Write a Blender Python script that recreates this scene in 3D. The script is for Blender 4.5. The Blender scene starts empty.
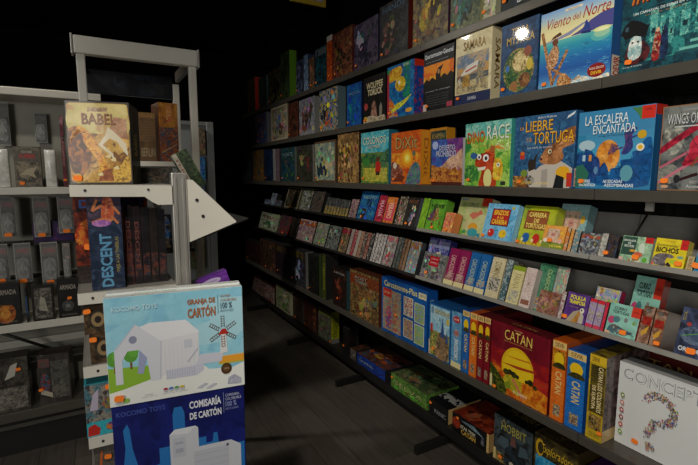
import bpy, bmesh, math, random
from mathutils import Vector, Matrix, Euler

scene = bpy.context.scene
COL = scene.collection
PI = math.pi
R = math.radians

# ------------------------------------------------------------------ camera
CAM_H, YAW, PITCH, FPX = 1.457, R(29.7), R(7.1), 450.0
cam_d = bpy.data.cameras.new('camera')
cam_d.sensor_fit = 'HORIZONTAL'; cam_d.sensor_width = 36.0
cam_d.lens = 36.0 * FPX / 698.0
cam_d.clip_start = 0.02
cam = bpy.data.objects.new('camera', cam_d); COL.objects.link(cam)
cam.location = (0, 0, CAM_H)
cam.rotation_euler = (PI / 2 - PITCH, 0, -YAW)
scene.camera = cam

# ------------------------------------------------------------------ world, lamps, exposure
w = bpy.data.worlds.new('world'); scene.world = w; w.use_nodes = True
w.node_tree.nodes['Background'].inputs[0].default_value = (0.9, 0.95, 1.0, 1)
w.node_tree.nodes['Background'].inputs[1].default_value = 0.0

def spot(name, loc, target, power, cone, radius=0.05, blend=0.6, col=(1, 0.93, 0.82)):
    d = bpy.data.lights.new(name, 'SPOT'); d.energy = power; d.spot_size = R(cone)
    d.spot_blend = blend; d.shadow_soft_size = radius; d.color = col
    o = bpy.data.objects.new(name, d); COL.objects.link(o); o.location = loc
    o.rotation_euler = (Vector(target) - Vector(loc)).to_track_quat('-Z', 'Y').to_euler()
    return o

def area(name, loc, target, power, size, col=(1, 0.95, 0.88)):
    d = bpy.data.lights.new(name, 'AREA'); d.energy = power; d.shape = 'DISK'; d.size = size; d.color = col
    o = bpy.data.objects.new(name, d); COL.objects.link(o); o.location = loc
    o.rotation_euler = (Vector(target) - Vector(loc)).to_track_quat('-Z', 'Y').to_euler()
    return o

spot('ceiling_spot_right', (-0.45, 0.0, 2.55), (1.45, 0.8, 1.35), 70, 80, 0.06, 1.0)
spot('ceiling_spot_stand', (-0.35, 0.25, 2.75), (0.15, 1.5, 1.12), 42, 50, 0.06, 0.9)
spot('ceiling_spot_left', (-0.75, 1.5, 2.8), (-0.35, 2.85, 1.3), 18, 70, 0.05, 0.9)
spot('track_spot_near', (0.2, 2.2, 2.42), (1.45, 1.15, 1.6), 4, 90, 0.035, 0.8)
spot('track_spot_far', (0.2, 2.75, 2.56), (1.45, 1.6, 1.7), 4, 90, 0.035, 0.8)
spot('aisle_end_fill_spot', (-0.7, 2.9, 2.85), (1.4, 3.1, 0.4), 62, 75, 0.05, 1.0)  # added fill lamp that brightens the far lower shelves
# added soft fill lamp behind and left of the camera, no real window
area('soft_fill_left', (-1.9, -1.2, 1.8), (1.3, 1.1, 1.0), 22, 1.0, (1, 0.97, 0.92))

vs = scene.view_settings
vs.view_transform = 'Standard'; vs.look = 'None'; vs.gamma = 1.0
vs.exposure = 0.8; vs.use_curve_mapping = False

# ------------------------------------------------------------------ measuring helpers
SY, CY, SP, CP = math.sin(YAW), math.cos(YAW), math.sin(PITCH), math.cos(PITCH)
def proj(X, Y, Z):
    z = Z - CAM_H; fw = X * SY + Y * CY; a = X * CY - Y * SY
    d = fw * CP - z * SP; u = z * CP + fw * SP
    return 349 + FPX * a / d, 232.5 - FPX * u / d
def y_on_shelf(px, X, Z):
    k = (px - 349) / FPX; z = Z - CAM_H
    return (X * CY - k * X * SY * CP + k * z * SP) / (SY + k * CY * CP)
def on_y(px, py, Y):
    a = px - 349; b = 232.5 - py
    fw = FPX * CP + b * SP; up = b * CP - FPX * SP
    rx = fw * SY + a * CY; ry = fw * CY - a * SY
    t = Y / ry
    return Vector((rx * t, Y, CAM_H + up * t))

# ------------------------------------------------------------------ materials
def lin(c):
    if isinstance(c, str):
        c = c.lstrip('#'); c = [int(c[i:i + 2], 16) / 255 for i in (0, 2, 4)]
        return tuple(x / 12.92 if x <= 0.04045 else ((x + 0.055) / 1.055) ** 2.4 for x in c)
    return c

def printed(name, rough, coat, spec=0.5, metal=0.0):
    m = bpy.data.materials.new(name); m.use_nodes = True
    nt = m.node_tree; N = nt.nodes; L = nt.links; b = N['Principled BSDF']
    at = [N.new('ShaderNodeAttribute') for _ in range(3)]
    for a, n in zip(at, ('c1', 'c2', 'c3')): a.attribute_name = n
    tc = N.new('ShaderNodeTexCoord'); oi = N.new('ShaderNodeObjectInfo')
    off = N.new('ShaderNodeVectorMath'); off.operation = 'SCALE'; off.inputs[0].default_value = (31, 17, 53)
    L.new(oi.outputs['Random'], off.inputs['Scale'])
    ad = N.new('ShaderNodeVectorMath'); ad.operation = 'ADD'
    L.new(tc.outputs['Object'], ad.inputs[0]); L.new(off.outputs[0], ad.inputs[1])
    sc = N.new('ShaderNodeMath'); sc.operation = 'MULTIPLY'; sc.inputs[1].default_value = 260
    L.new(at[0].outputs['Alpha'], sc.inputs[0])
    def noise(mult, det, lo, hi):
        s = N.new('ShaderNodeMath'); s.operation = 'MULTIPLY'; s.inputs[1].default_value = mult
        L.new(sc.outputs[0], s.inputs[0])
        n = N.new('ShaderNodeTexNoise'); n.inputs['Detail'].default_value = det; n.inputs['Distortion'].default_value = 0.8
        L.new(ad.outputs[0], n.inputs['Vector']); L.new(s.outputs[0], n.inputs['Scale'])
        r = N.new('ShaderNodeMapRange'); r.inputs['From Min'].default_value = lo; r.inputs['From Max'].default_value = hi
        L.new(n.outputs['Fac'], r.inputs['Value']); return r.outputs[0]
    f1 = noise(1.0, 4, 0.44, 0.56); f2 = noise(1.9, 3, 0.52, 0.62)
    m1 = N.new('ShaderNodeMix'); m1.data_type = 'RGBA'; m2 = N.new('ShaderNodeMix'); m2.data_type = 'RGBA'
    L.new(f1, m1.inputs[0]); L.new(at[0].outputs['Color'], m1.inputs[6]); L.new(at[1].outputs['Color'], m1.inputs[7])
    L.new(f2, m2.inputs[0]); L.new(m1.outputs[2], m2.inputs[6]); L.new(at[2].outputs['Color'], m2.inputs[7])
    f3 = noise(6.0, 5, 0.34, 0.66)
    mr = N.new('ShaderNodeMapRange'); mr.inputs['To Min'].default_value = 0.66; mr.inputs['To Max'].default_value = 1.28
    L.new(f3, mr.inputs['Value'])
    m3 = N.new('ShaderNodeMix'); m3.data_type = 'RGBA'; m3.blend_type = 'MULTIPLY'
    cb = N.new('ShaderNodeCombineColor')
    for i in range(3): L.new(mr.outputs[0], cb.inputs[i])
    L.new(at[1].outputs['Alpha'], m3.inputs[0]); L.new(m2.outputs[2], m3.inputs[6]); L.new(cb.outputs[0], m3.inputs[7])
    L.new(m3.outputs[2], b.inputs['Base Color'])
    b.inputs['Roughness'].default_value = rough; b.inputs['Coat Weight'].default_value = coat
    b.inputs['Coat Roughness'].default_value = 0.05; b.inputs['Specular IOR Level'].default_value = spec
    b.inputs['Metallic'].default_value = metal
    return m

M_CARD = printed('printed_card', 0.5, 0.15, 0.35)
M_WRAP = printed('shrink_wrapped_card', 0.45, 0.5, 0.4)
M_TIN = printed('printed_tin', 0.35, 0.5, 0.4)

def simple(name, col, rough=0.5, metal=0.0, noise=0.12, scale=30, spec=0.5, alpha=1.0, coat=0.0, stretch=(1, 1, 1), bump=0.0):
    m = bpy.data.materials.new(name); m.use_nodes = True
    nt = m.node_tree; N = nt.nodes; L = nt.links; b = N['Principled BSDF']
    c = lin(col)
    tc = N.new('ShaderNodeTexCoord'); mp = N.new('ShaderNodeMapping'); mp.inputs['Scale'].default_value = stretch
    n = N.new('ShaderNodeTexNoise'); n.inputs['Scale'].default_value = scale; n.inputs['Detail'].default_value = 5
    L.new(tc.outputs['Object'], mp.inputs[0]); L.new(mp.outputs[0], n.inputs['Vector'])
    r = N.new('ShaderNodeValToRGB')
    r.color_ramp.elements[0].position = 0.3; r.color_ramp.elements[1].position = 0.7
    r.color_ramp.elements[0].color = (*[x * (1 - noise) for x in c], 1)
    r.color_ramp.elements[1].color = (*[min(1, x * (1 + noise)) for x in c], 1)
    L.new(n.outputs['Fac'], r.inputs[0]); L.new(r.outputs[0], b.inputs['Base Color'])
    b.inputs['Roughness'].default_value = rough; b.inputs['Metallic'].default_value = metal
    b.inputs['Specular IOR Level'].default_value = spec; b.inputs['Alpha'].default_value = alpha
    b.inputs['Coat Weight'].default_value = coat
    if bump:
        bp = N.new('ShaderNodeBump'); bp.inputs['Strength'].default_value = bump; bp.inputs['Distance'].default_value = 0.002
        L.new(n.outputs['Fac'], bp.inputs['Height']); L.new(bp.outputs[0], b.inputs['Normal'])
    return m

M_BLACK = simple('black_wall_paint', (0.0045, 0.0042, 0.004), 0.9, spec=0.1)
M_CEIL = simple('black_ceiling_paint', (0.003, 0.003, 0.003), 0.95, spec=0.05)
M_SHELF = simple('dark_grey_enamelled_steel', (0.088, 0.080, 0.066), 0.36, 0.3, 0.08, 20)
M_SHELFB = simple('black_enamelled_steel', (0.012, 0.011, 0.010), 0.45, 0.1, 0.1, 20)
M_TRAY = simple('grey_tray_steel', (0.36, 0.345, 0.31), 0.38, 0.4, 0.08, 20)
M_WHITE = simple('cream_enamelled_steel', (0.60, 0.575, 0.50), 0.38, 0.0, 0.04, 12)
M_STEEL = simple('brushed_steel', (0.50, 0.48, 0.44), 0.36, 0.65, 0.12, 60, stretch=(6, 6, 0.3))
M_GREY = simple('grey_panel', (0.16, 0.17, 0.17), 0.6, 0, 0.06, 9)
M_BACKP = simple('beige_grey_back_panel', (0.30, 0.29, 0.24), 0.6, 0, 0.05, 6)
M_STICK = simple('fluorescent_orange_paper', (1.0, 0.22, 0.012), 0.7, 0, 0.03, 40)
M_CLEAR = simple('clear_plastic', (0.7, 0.72, 0.7), 0.12, 0, 0.05, 30, spec=0.5, alpha=0.10)
M_CLOUDY = simple('crinkled_clear_bag', (0.85, 0.83, 0.76), 0.2, 0, 0.25, 45, spec=0.8, alpha=0.75, bump=0.8)
M_DARKP = simple('dark_grey_plastic', (0.03, 0.03, 0.032), 0.4, 0, 0.3, 80)
M_MINI = simple('grey_model_plastic', (0.20, 0.19, 0.17), 0.5, 0, 0.3, 120)
M_RIVET = simple('dark_rivet', (0.05, 0.05, 0.05), 0.4, 0.6)
M_WHITEP = simple('white_plastic', (0.7, 0.7, 0.66), 0.4)

def floor_mat():
    m = bpy.data.materials.new('dark_wood_planks'); m.use_nodes = True
    nt = m.node_tree; N = nt.nodes; L = nt.links; b = N['Principled BSDF']
    tc = N.new('ShaderNodeTexCoord'); mp = N.new('ShaderNodeMapping'); mp.inputs['Rotation'].default_value = (0, 0, R(90))
    L.new(tc.outputs['Object'], mp.inputs[0])
    br = N.new('ShaderNodeTexBrick'); br.inputs['Scale'].default_value = 1.0
    br.inputs['Brick Width'].default_value = 1.3; br.inputs['Row Height'].default_value = 0.16
    br.inputs['Mortar Size'].default_value = 0.0018; br.offset = 0.37
    br.inputs['Color1'].default_value = (0.085, 0.072, 0.058, 1); br.inputs['Color2'].default_value = (0.060, 0.051, 0.042, 1)
    br.inputs['Mortar'].default_value = (0.02, 0.018, 0.016, 1)
    L.new(mp.outputs[0], br.inputs['Vector'])
    mp2 = N.new('ShaderNodeMapping'); mp2.inputs['Scale'].default_value = (14, 1.2, 1)
    L.new(tc.outputs['Object'], mp2.inputs[0])
    n = N.new('ShaderNodeTexNoise'); n.inputs['Scale'].default_value = 3; n.inputs['Detail'].default_value = 7
    L.new(mp2.outputs[0], n.inputs['Vector'])
    r = N.new('ShaderNodeMapRange'); r.inputs['To Min'].default_value = 0.55; r.inputs['To Max'].default_value = 1.45
    L.new(n.outputs['Fac'], r.inputs['Value'])
    mx = N.new('ShaderNodeVectorMath'); mx.operation = 'SCALE'
    L.new(br.outputs['Color'], mx.inputs[0]); L.new(r.outputs[0], mx.inputs['Scale'])
    L.new(mx.outputs[0], b.inputs['Base Color'])
    b.inputs['Roughness'].default_value = 0.5
    return m
M_FLOOR = floor_mat()

# ------------------------------------------------------------------ object helpers
def link(name, me, parent=None):
    o = bpy.data.objects.new(name, me); COL.objects.link(o)
    if parent: o.parent = parent
    return o
def tag(o, label=None, cat=None, group=None, kind=None):
    if label: o['label'] = label
    if cat: o['category'] = cat
    if group: o['group'] = group
    if kind: o['kind'] = kind
    return o
def empty(name, loc, rot=(0, 0, 0)):
    o = bpy.data.objects.new(name, None); COL.objects.link(o)
    o.empty_display_size = 0.05; o.location = loc; o.rotation_euler = rot
    return o
def mesh(name, bm, mats, parent=None, smooth=False):
    me = bpy.data.meshes.new(name); bm.to_mesh(me); bm.free()
    for m in (mats if isinstance(mats, (list, tuple)) else [mats]): me.materials.append(m)
    if smooth:
        for p in me.polygons: p.use_smooth = True
    return link(name, me, parent)
def add_box(bm, x0, y0, z0, x1, y1, z1, bev=0.0):
    r = bmesh.ops.create_cube(bm, size=1.0)
    v = r['verts']
    for a in v:
        a.co = Vector((x0 + (a.co.x + 0.5) * (x1 - x0), y0 + (a.co.y + 0.5) * (y1 - y0), z0 + (a.co.z + 0.5) * (z1 - z0)))
    if bev:
        e = list({e for a in v for e in a.link_edges})
        bmesh.ops.bevel(bm, geom=e, offset=bev, segments=2, affect='EDGES', profile=0.6)
def add_prism(bm, pts, fn):          # pts outline, fn(u,v,k) -> world point for k = 0/1
    a = [bm.verts.new(fn(u, v, 0)) for u, v in pts]; b = [bm.verts.new(fn(u, v, 1)) for u, v in pts]
    n = len(pts)
    bm.faces.new(a[::-1]); bm.faces.new(b)
    for i in range(n): bm.faces.new((a[i], a[(i + 1) % n], b[(i + 1) % n], b[i]))
    bmesh.ops.recalc_face_normals(bm, faces=bm.faces[:])
def bx(name, x0, y0, z0, x1, y1, z1, m, parent=None, bev=0.0):
    bm = bmesh.new(); add_box(bm, x0, y0, z0, x1, y1, z1, bev); return mesh(name, bm, m, parent)
def add_tube(bm, a, b, r, n=10):
    a = Vector(a); b = Vector(b); d = (b - a); q = d.to_track_quat('Z', 'Y').to_matrix()
    ra = [bm.verts.new(a + q @ Vector((r * math.cos(t * 2 * PI / n), r * math.sin(t * 2 * PI / n), 0))) for t in range(n)]
    rb = [bm.verts.new(v.co + d) for v in ra]
    bm.faces.new(ra[::-1]); bm.faces.new(rb)
    for i in range(n): bm.faces.new((ra[i], ra[(i + 1) % n], rb[(i + 1) % n], rb[i]))

# ------------------------------------------------------------------ lettering
_tc = {}
def glyphs(s, bold=0.0):
    k = (s, bold)
    if k in _tc: return _tc[k]
    cu = bpy.data.curves.new('lettering', 'FONT'); cu.body = s; cu.resolution_u = 2; cu.offset = bold
    cu.fill_mode = 'FRONT'
    o = bpy.data.objects.new('lettering', cu); COL.objects.link(o)
    dg = bpy.context.evaluated_depsgraph_get()
    me = bpy.data.meshes.new_from_object(o.evaluated_get(dg))
    vs_ = [(v.co.x, v.co.y) for v in me.vertices]; fs = [tuple(p.vertices) for p in me.polygons]
    x0 = min(v[0] for v in vs_); x1 = max(v[0] for v in vs_); y0 = min(v[1] for v in vs_); y1 = max(v[1] for v in vs_)
    vs_ = [((x - x0) / (x1 - x0), (y - y0) / (y1 - y0)) for x, y in vs_]
    bpy.data.objects.remove(o); bpy.data.meshes.remove(me); bpy.data.curves.remove(cu)
    _tc[k] = (vs_, fs); return _tc[k]

# ------------------------------------------------------------------ painter: printed shapes on a flat face
class Paint:
    def __init__(s, bm, O, U, V, W, H):
        s.bm = bm; s.O = Vector(O); s.U = Vector(U); s.V = Vector(V); s.N = s.U.cross(s.V); s.W = W; s.H = H; s.k = 1
        s.L = [bm.loops.layers.float_color.get(n) or bm.loops.layers.float_color.new(n) for n in ('c1', 'c2', 'c3')]
    def paint(s, f, col):
        setcol(f, s.L, col)
    def pt(s, u, v): return s.O + s.U * (u * s.W) + s.V * (v * s.H) + s.N * (0.00012 + 0.00002 * s.k)
    def face(s, pts, col, flip=False):
        vv = [s.bm.verts.new(s.pt(min(max(u, 0.002), 0.998), min(max(v, 0.002), 0.998))) for u, v in pts]
        f = s.bm.faces.new(vv); f.normal_update()
        if f.normal.dot(s.N) < 0: f.normal_flip()
        s.paint(f, col)
    sharp = False
    def poly(s, pts, col):
        if not s.sharp and isinstance(col, tuple) and len(pts) >= 5:      # painted shapes get soft outlines
            n = len(pts); out = []
            for i in range(n):
                a, b, c, d = pts[i - 1], pts[i], pts[(i + 1) % n], pts[(i + 2) % n]
                for t in (0, 0.25, 0.5, 0.75):
                    out.append(tuple(0.5 * (2 * b[k] + (c[k] - a[k]) * t * 0.8 + (2 * a[k] - 5 * b[k] + 4 * c[k] - d[k]) * t * t * 0.8 + (3 * b[k] - a[k] - 3 * c[k] + d[k]) * t ** 3 * 0.8) + (0.2 * (b[k] * (1 - t) + c[k] * t) - 0.2 * b[k] if t else 0) for k in (0, 1)))
            pts = out
        s.face(pts, col); s.k += 1
    def rect(s, a, b, c, d, col): s.poly([(a, b), (c, b), (c, d), (a, d)], col)
    def grad(s, u0, v0, u1, v1, stops, n=14):
        # printed colour ramp from bottom to top, in narrow bands on one layer
        for i in range(n):
            t = (i + 0.5) / n * (len(stops) - 1); k = min(int(t), len(stops) - 2); q = t - k
            c = tuple(a * (1 - q) + b * q for a, b in zip(lin(stops[k]), lin(stops[k + 1])))
            a_, b_ = v0 + (v1 - v0) * i / n, v0 + (v1 - v0) * (i + 1) / n
            s.face([(u0, a_), (u1, a_), (u1, b_), (u0, b_)], c)
        s.k += 1
    def ell(s, u, v, ru, rv, col, n=18, rot=0.0):
        cr, sr = math.cos(rot), math.sin(rot)
        s.poly([(u + (cr * math.cos(t) * ru - sr * math.sin(t) * rv), v + (sr * math.cos(t) * ru + cr * math.sin(t) * rv)) for t in (2 * PI * i / n for i in range(n))], col)
    def line(s, a, b, wd, col):
        A = Vector((a[0] * s.W, a[1] * s.H)); B = Vector((b[0] * s.W, b[1] * s.H)); d = (B - A).normalized(); n = Vector((-d.y, d.x)) * wd * s.W / 2
        s.poly([((p.x) / s.W, (p.y) / s.H) for p in (A - n, B - n, B + n, A + n)], col)
    def text(s, t, u0, v0, u1, v1, col, rot=0, shear=0.0, bold=0.0, rise=0.0):
        vs_, fs = glyphs(t, bold)
        def mp(x, y):
            if rot == 1: x, y = 1 - y, x      # bottom to top
            elif rot == -1: x, y = y, 1 - x   # top to bottom
            return (u0 + (x + shear * y) * (u1 - u0), v0 + y * (v1 - v0) + rise * x * (v1 - v0))
        vv = [s.bm.verts.new(s.pt(*mp(x, y))) for x, y in vs_]
        for f in fs:
            try:
                g = s.bm.faces.new([vv[i] for i in f])
            except ValueError: continue
            g.normal_update()
            if g.normal.dot(s.N) < 0: g.normal_flip()
            s.paint(g, col)
        s.k += 1
    def title(s, t, u0, v0, u1, v1, col, dark='#201008', **kw):
        du = 0.006; dv = -0.008
        s.text(t, u0 + du, v0 + dv, u1 + du, v1 + dv, dark, bold=0.03, **kw)
        s.text(t, u0, v0, u1, v1, col, **kw)

def colset(col):
    if isinstance(col, str): c = lin(col); return c, c, c, 0.1
    if isinstance(col[0], (float, int)): return col, col, col, 0.1
    a = list(col); sc = 0.25
    if isinstance(a[-1], (float, int)): sc = a.pop() / 100
    while len(a) < 3: a.append(a[-1])
    return lin(a[0]), lin(a[1]), lin(a[2]), sc
def setcol(f, L, col):
    a, b, c, sc = colset(col); fl = 0.0 if (a == b == c) else (0.8 if sc > 0.055 else 0.15)
    for lp in f.loops:
        lp[L[0]] = (*a, sc); lp[L[1]] = (*b, fl); lp[L[2]] = (*c, 1)

def box_mesh(x0, y0, z0, x1, y1, z1, col, bev=0.0012):
    bm = bmesh.new(); L = [bm.loops.layers.float_color.new(n) for n in ('c1', 'c2', 'c3')]
    add_box(bm, x0, y0, z0, x1, y1, z1, bev)
    for f in bm.faces: setcol(f, L, col)
    return bm

rng = random.Random(7)
def sticker(parent, u, v, wd=0.024, hd=0.019, d=0.0, rot=0.0):
    bm = bmesh.new(); n = 16
    pts = [(math.copysign(abs(math.cos(t)) ** 0.55, math.cos(t)) * wd / 2, math.copysign(abs(math.sin(t)) ** 0.55, math.sin(t)) * hd / 2) for t in (2 * PI * i / n for i in range(n))]
    c, s_ = math.cos(rot), math.sin(rot)
    pts = [(a * c - b * s_, a * s_ + b * c) for a, b in pts]
    y = -d
    add_prism(bm, pts, lambda a, b, k: (u + a, y - 0.0035 if k else y - 0.0005, v + b))
    return mesh('price_sticker', bm, M_STICK, parent)

# a closed game box. local x = width (left to right seen from the front), y = depth, z = up
def game_box(name, label, cat, loc, rot, W, H, D, front, side='#303030', body='#303030', top=None, mat=None,
             group=None, lid=True, seam='y', stick=(0.12, 0.1), frontcol=None, stick_sz=1.0):
    mat = mat or M_WRAP
    bc = frontcol or body
    def decorate(bm):
        if front: front(Paint(bm, (0, 0, 0), (1, 0, 0), (0, 0, 1), W, H))
        if callable(side): side(Paint(bm, (W, 0, 0), (0, 1, 0), (0, 0, 1), D, H))
        elif side is not None:
            p = Paint(bm, (W, 0, 0), (0, 1, 0), (0, 0, 1), D * (0.84 if lid and seam == 'y' else 1), H); p.rect(0.01, 0.01, 0.99, 0.99, side)
        if top is not None:
            p = Paint(bm, (0, 0, H), (1, 0, 0), (0, 1, 0), W, D * (0.84 if lid and seam == 'y' else 1))
            if callable(top): top(p)
            else: p.rect(0.01, 0.01, 0.99, 0.99, top)
    if not lid:
        bm = box_mesh(0, 0, 0, W, D, H, body); decorate(bm)
        root = mesh(name, bm, mat); root.location = loc; root.rotation_euler = rot
    else:
        root = empty(name, loc, rot)
        if seam == 'y':
            bm = box_mesh(0, 0, 0, W, D * 0.86, H, body); decorate(bm); lidobj = mesh('lid', bm, mat, root)
            mesh('tray', box_mesh(0.0022, D * 0.86, 0.0022, W - 0.0022, D, H - 0.0022, body), mat, root)
        else:
            bm = box_mesh(0.16 * W, 0, 0, W, D, H, body)
            decorate(bm); lidobj = mesh('lid', bm, mat, root)
            mesh("tray", box_mesh(0.0, 0.0, 0.0022, 0.16 * W, D - 0.0022, H - 0.0022, body), mat, root)
    tag(root, label, cat, group)
    if stick:
        sticker(root if not lid else lidobj, stick[0] * W, max(stick[1] * H, 0.0072 * (0.3 + 0.7 * stick_sz) + 0.007), 0.0165 * (0.4 + 0.6 * stick_sz), 0.0118 * (0.4 + 0.6 * stick_sz), 0.0045, rng.uniform(-0.15, 0.15))
    return root

# ------------------------------------------------------------------ the room
def struct(name, x0, y0, z0, x1, y1, z1, m):
    return tag(bx(name, x0, y0, z0, x1, y1, z1, m), kind='structure')
struct('floor', -2.6, -2.1, -0.1, 2.0, 6.1, 0.0, M_FLOOR)
struct('ceiling', -2.6, -2.1, 3.0, 2.0, 6.1, 3.1, M_CEIL)
struct('wall_right', 1.9, -2.0, 0, 2.0, 6.0, 3.0, M_BLACK)
struct('wall_left', -2.6, -2.0, 0, -2.5, 6.0, 3.0, M_BLACK)
struct('wall_back', -2.6, 6.0, 0, 2.0, 6.1, 3.0, M_BLACK)
struct('wall_front', -2.6, -2.1, 0, 2.0, -2.0, 3.0, M_BLACK)
for nm, a in (('baseboard_back', (-2.5, 5.985, 0, 1.9, 6.0, 0.08)), ('baseboard_left', (-2.5, -2, 0, -2.485, 5.985, 0.08))):
    struct(nm, *a, M_SHELFB)

# ------------------------------------------------------------------ the long wall of shelving on the right
XF, XB, BACK = 1.395, 1.55, 1.88
ROWS = {1: (1.405, 2.078, 0.0), 2: (1.405, 1.762, 0.0), 3: (1.405, 1.417, 0.0), 4: (1.402, 1.200, R(17)), 5: (1.402, 0.960, R(17)),
        6: (1.405, 0.583, 0.0), 7: (1.562, 0.150, 0.0)}
BAYS = [(-0.035, 0.865), (0.865, 1.765), (1.765, 2.655), (2.655, 3.545), (3.545, 4.70)]
BAYLAB = ['nearest dark metal shelving bay, holding the white question mark box',
          'second shelving bay from the camera, holding the big maroon sunset box',
          'middle dark shelving bay, holding the wide blue castle game box',
          'dark shelving bay before the last, beside the dim end of the aisle',
          'farthest shelving bay, fading into the dark corner']
def shelving_bay(y0, y1, label):
    u = empty('shelving_bay', (1.64, (y0 + y1) / 2, 0)); tag(u, label, 'shelving', 'bays of the long wall shelving')
    cx, cy = 1.64, (y0 + y1) / 2
    def p(name, a, m, bev=0.0):
        return bx(name, a[0] - cx, a[1] - cy, a[2], a[3] - cx, a[4] - cy, a[5], m, u, bev)
    g = 0.0015
    p('back_panel', (BACK - 0.02, y0 + g, 0.02, BACK, y1 - g, 2.35), M_SHELFB)
    for yy in (y0 + 0.0155, y1 - 0.0155):
        p('upright', (BACK - 0.06, yy - 0.014, 0.0, BACK - 0.021, yy + 0.014, 2.38), M_SHELFB)
    for k in (1, 2, 3, 6):
        z = ROWS[k][1]
        bm = bmesh.new()
        add_box(bm, XF - cx, y0 + g - cy, z - 0.034, XF + 0.012 - cx, y1 - g - cy, z, 0.002)
        add_box(bm, XF + 0.012 - cx, y0 + g - cy, z - 0.022, BACK - 0.061 - cx, y1 - g - cy, z - 0.0005)
        mesh('shelf', bm, M_SHELF if k != 6 else M_SHELF, u)
        for yy in (y0 + 0.006, y1 - 0.006):
            bm = bmesh.new()
            add_prism(bm, [(XF + 0.13, z - 0.023), (BACK - 0.062, z - 0.023), (BACK - 0.062, z - 0.10)], lambda a, b, q, yy=yy: Vector((a - cx, yy - 0.002 + 0.004 * q - cy, b)))
            mesh('shelf_bracket', bm, M_SHELFB, u)
    for k in (4, 5):
        X, Z, t = ROWS[k]; c, s = math.cos(t), math.sin(t)
        def q(a, b): return (X + a * c + b * s - cx, Z - a * s + b * c)     # a into the tray, b up
        dd, hh = 0.235, 0.20
        ye = y1 if y1 < 4.5 else y_on_shelf(262 if k == 4 else 256, X, Z) + 0.004
        prof = [(-0.01, 0.0025), (-0.01, -0.013), (-0.006, -0.013), (-0.006, -0.004), (dd, -0.004), (dd, hh), (dd - 0.004, hh), (dd - 0.004, -0.002), (-0.004, -0.002), (-0.004, 0.003)]
        bm = bmesh.new(); add_prism(bm, prof, lambda a, b, r, q=q: Vector((q(a, b)[0], (y0 + g if r == 0 else ye - g) - cy, q(a, b)[1])))
        mesh('display_tray', bm, M_TRAY if y0 < 1.5 else M_SHELFB, u)  # same trays coloured black on the farther bays, aisle shade put into the colour
        for yy in (y0 + 0.008, ye - 0.008):
            bm = bmesh.new()
            A = q(dd + 0.001, hh * 0.9); B = q(dd + 0.001, 0.02)
            Cx = BACK - 0.062 - cx
            add_prism(bm, [A, (Cx, A[1]), (Cx, B[1] - 0.012), B], lambda a, b, r, yy=yy: Vector((a, yy - 0.003 + 0.006 * r - cy, b)))
            mesh('tray_bracket', bm, M_SHELFB, u)
    # base shelf with plinth and foot
    bm = bmesh.new()
    add_box(bm, XB - cx, y0 + g - cy, 0.10, XB + 0.012 - cx, y1 - g - cy, 0.15, 0.002)
    add_box(bm, XB + 0.012 - cx, y0 + g - cy, 0.128, BACK - 0.061 - cx, y1 - g - cy, 0.1495)
    mesh('base_shelf', bm, M_SHELFB, u)
    p('base_foot', (XF + 0.005, y1 - 0.03, 0.0, BACK - 0.062, y1 - 0.002, 0.045), M_SHELFB, 0.003)
    p('base_plinth', (XB + 0.05, y0 + g, 0.046, XB + 0.06, y1 - g, 0.099), M_SHELFB)
    return u
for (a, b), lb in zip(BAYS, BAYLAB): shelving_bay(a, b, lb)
# brace and white end clip between the trays of the first two bays
def tray_divider(y, k, label):
    X, Z, t = ROWS[k]; c, s = math.cos(t), math.sin(t)
    u = empty('tray_divider', (X, y, Z)); tag(u, label, 'divider')
    bm = bmesh.new(); add_tube(bm, (0.02, 0, 0.004), (0.16 * c + 0.11 * s, 0.0, -0.16 * s + 0.21), 0.0035, 8); mesh('rod', bm, M_SHELFB, u, True)
    bx('clip', 0.16, -0.012, 0.145, 0.172, 0.012, 0.18, M_WHITE, u, 0.002)
tray_divider(y_on_shelf(616.7, ROWS[4][0], ROWS[4][1]), 4, 'black slanted wire divider with white clip in the upper slanted tray')

# ------------------------------------------------------------------ placing boxes on the shelves
def shelf_box(row, xl, xr, yt, name, label, D, front, back=0.0, turn=0.0, lift=0.0, cat='board game', **kw):
    X, Z, t = ROWS[row]
    X2 = X + back * math.cos(t); Z2 = Z - back * math.sin(t) + 0.0006 + lift
    yl = y_on_shelf(xl, X2, Z2); yr = y_on_shelf(xr, X2, Z2)
    W = yl - yr - 0.0018
    lo, hi = 0.01, 0.6
    for _ in range(40):
        h = (lo + hi) / 2
        if proj(X2 + h * math.sin(t), yl, Z2 + h * math.cos(t))[1] > yt: lo = h
        else: hi = h
    return game_box(name, label, cat, (X2, yl, Z2), (-t, 0, -PI / 2 + turn), W, h, D, front, **kw)

BG, CG = 'board_game_box', 'card_game_box'
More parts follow.
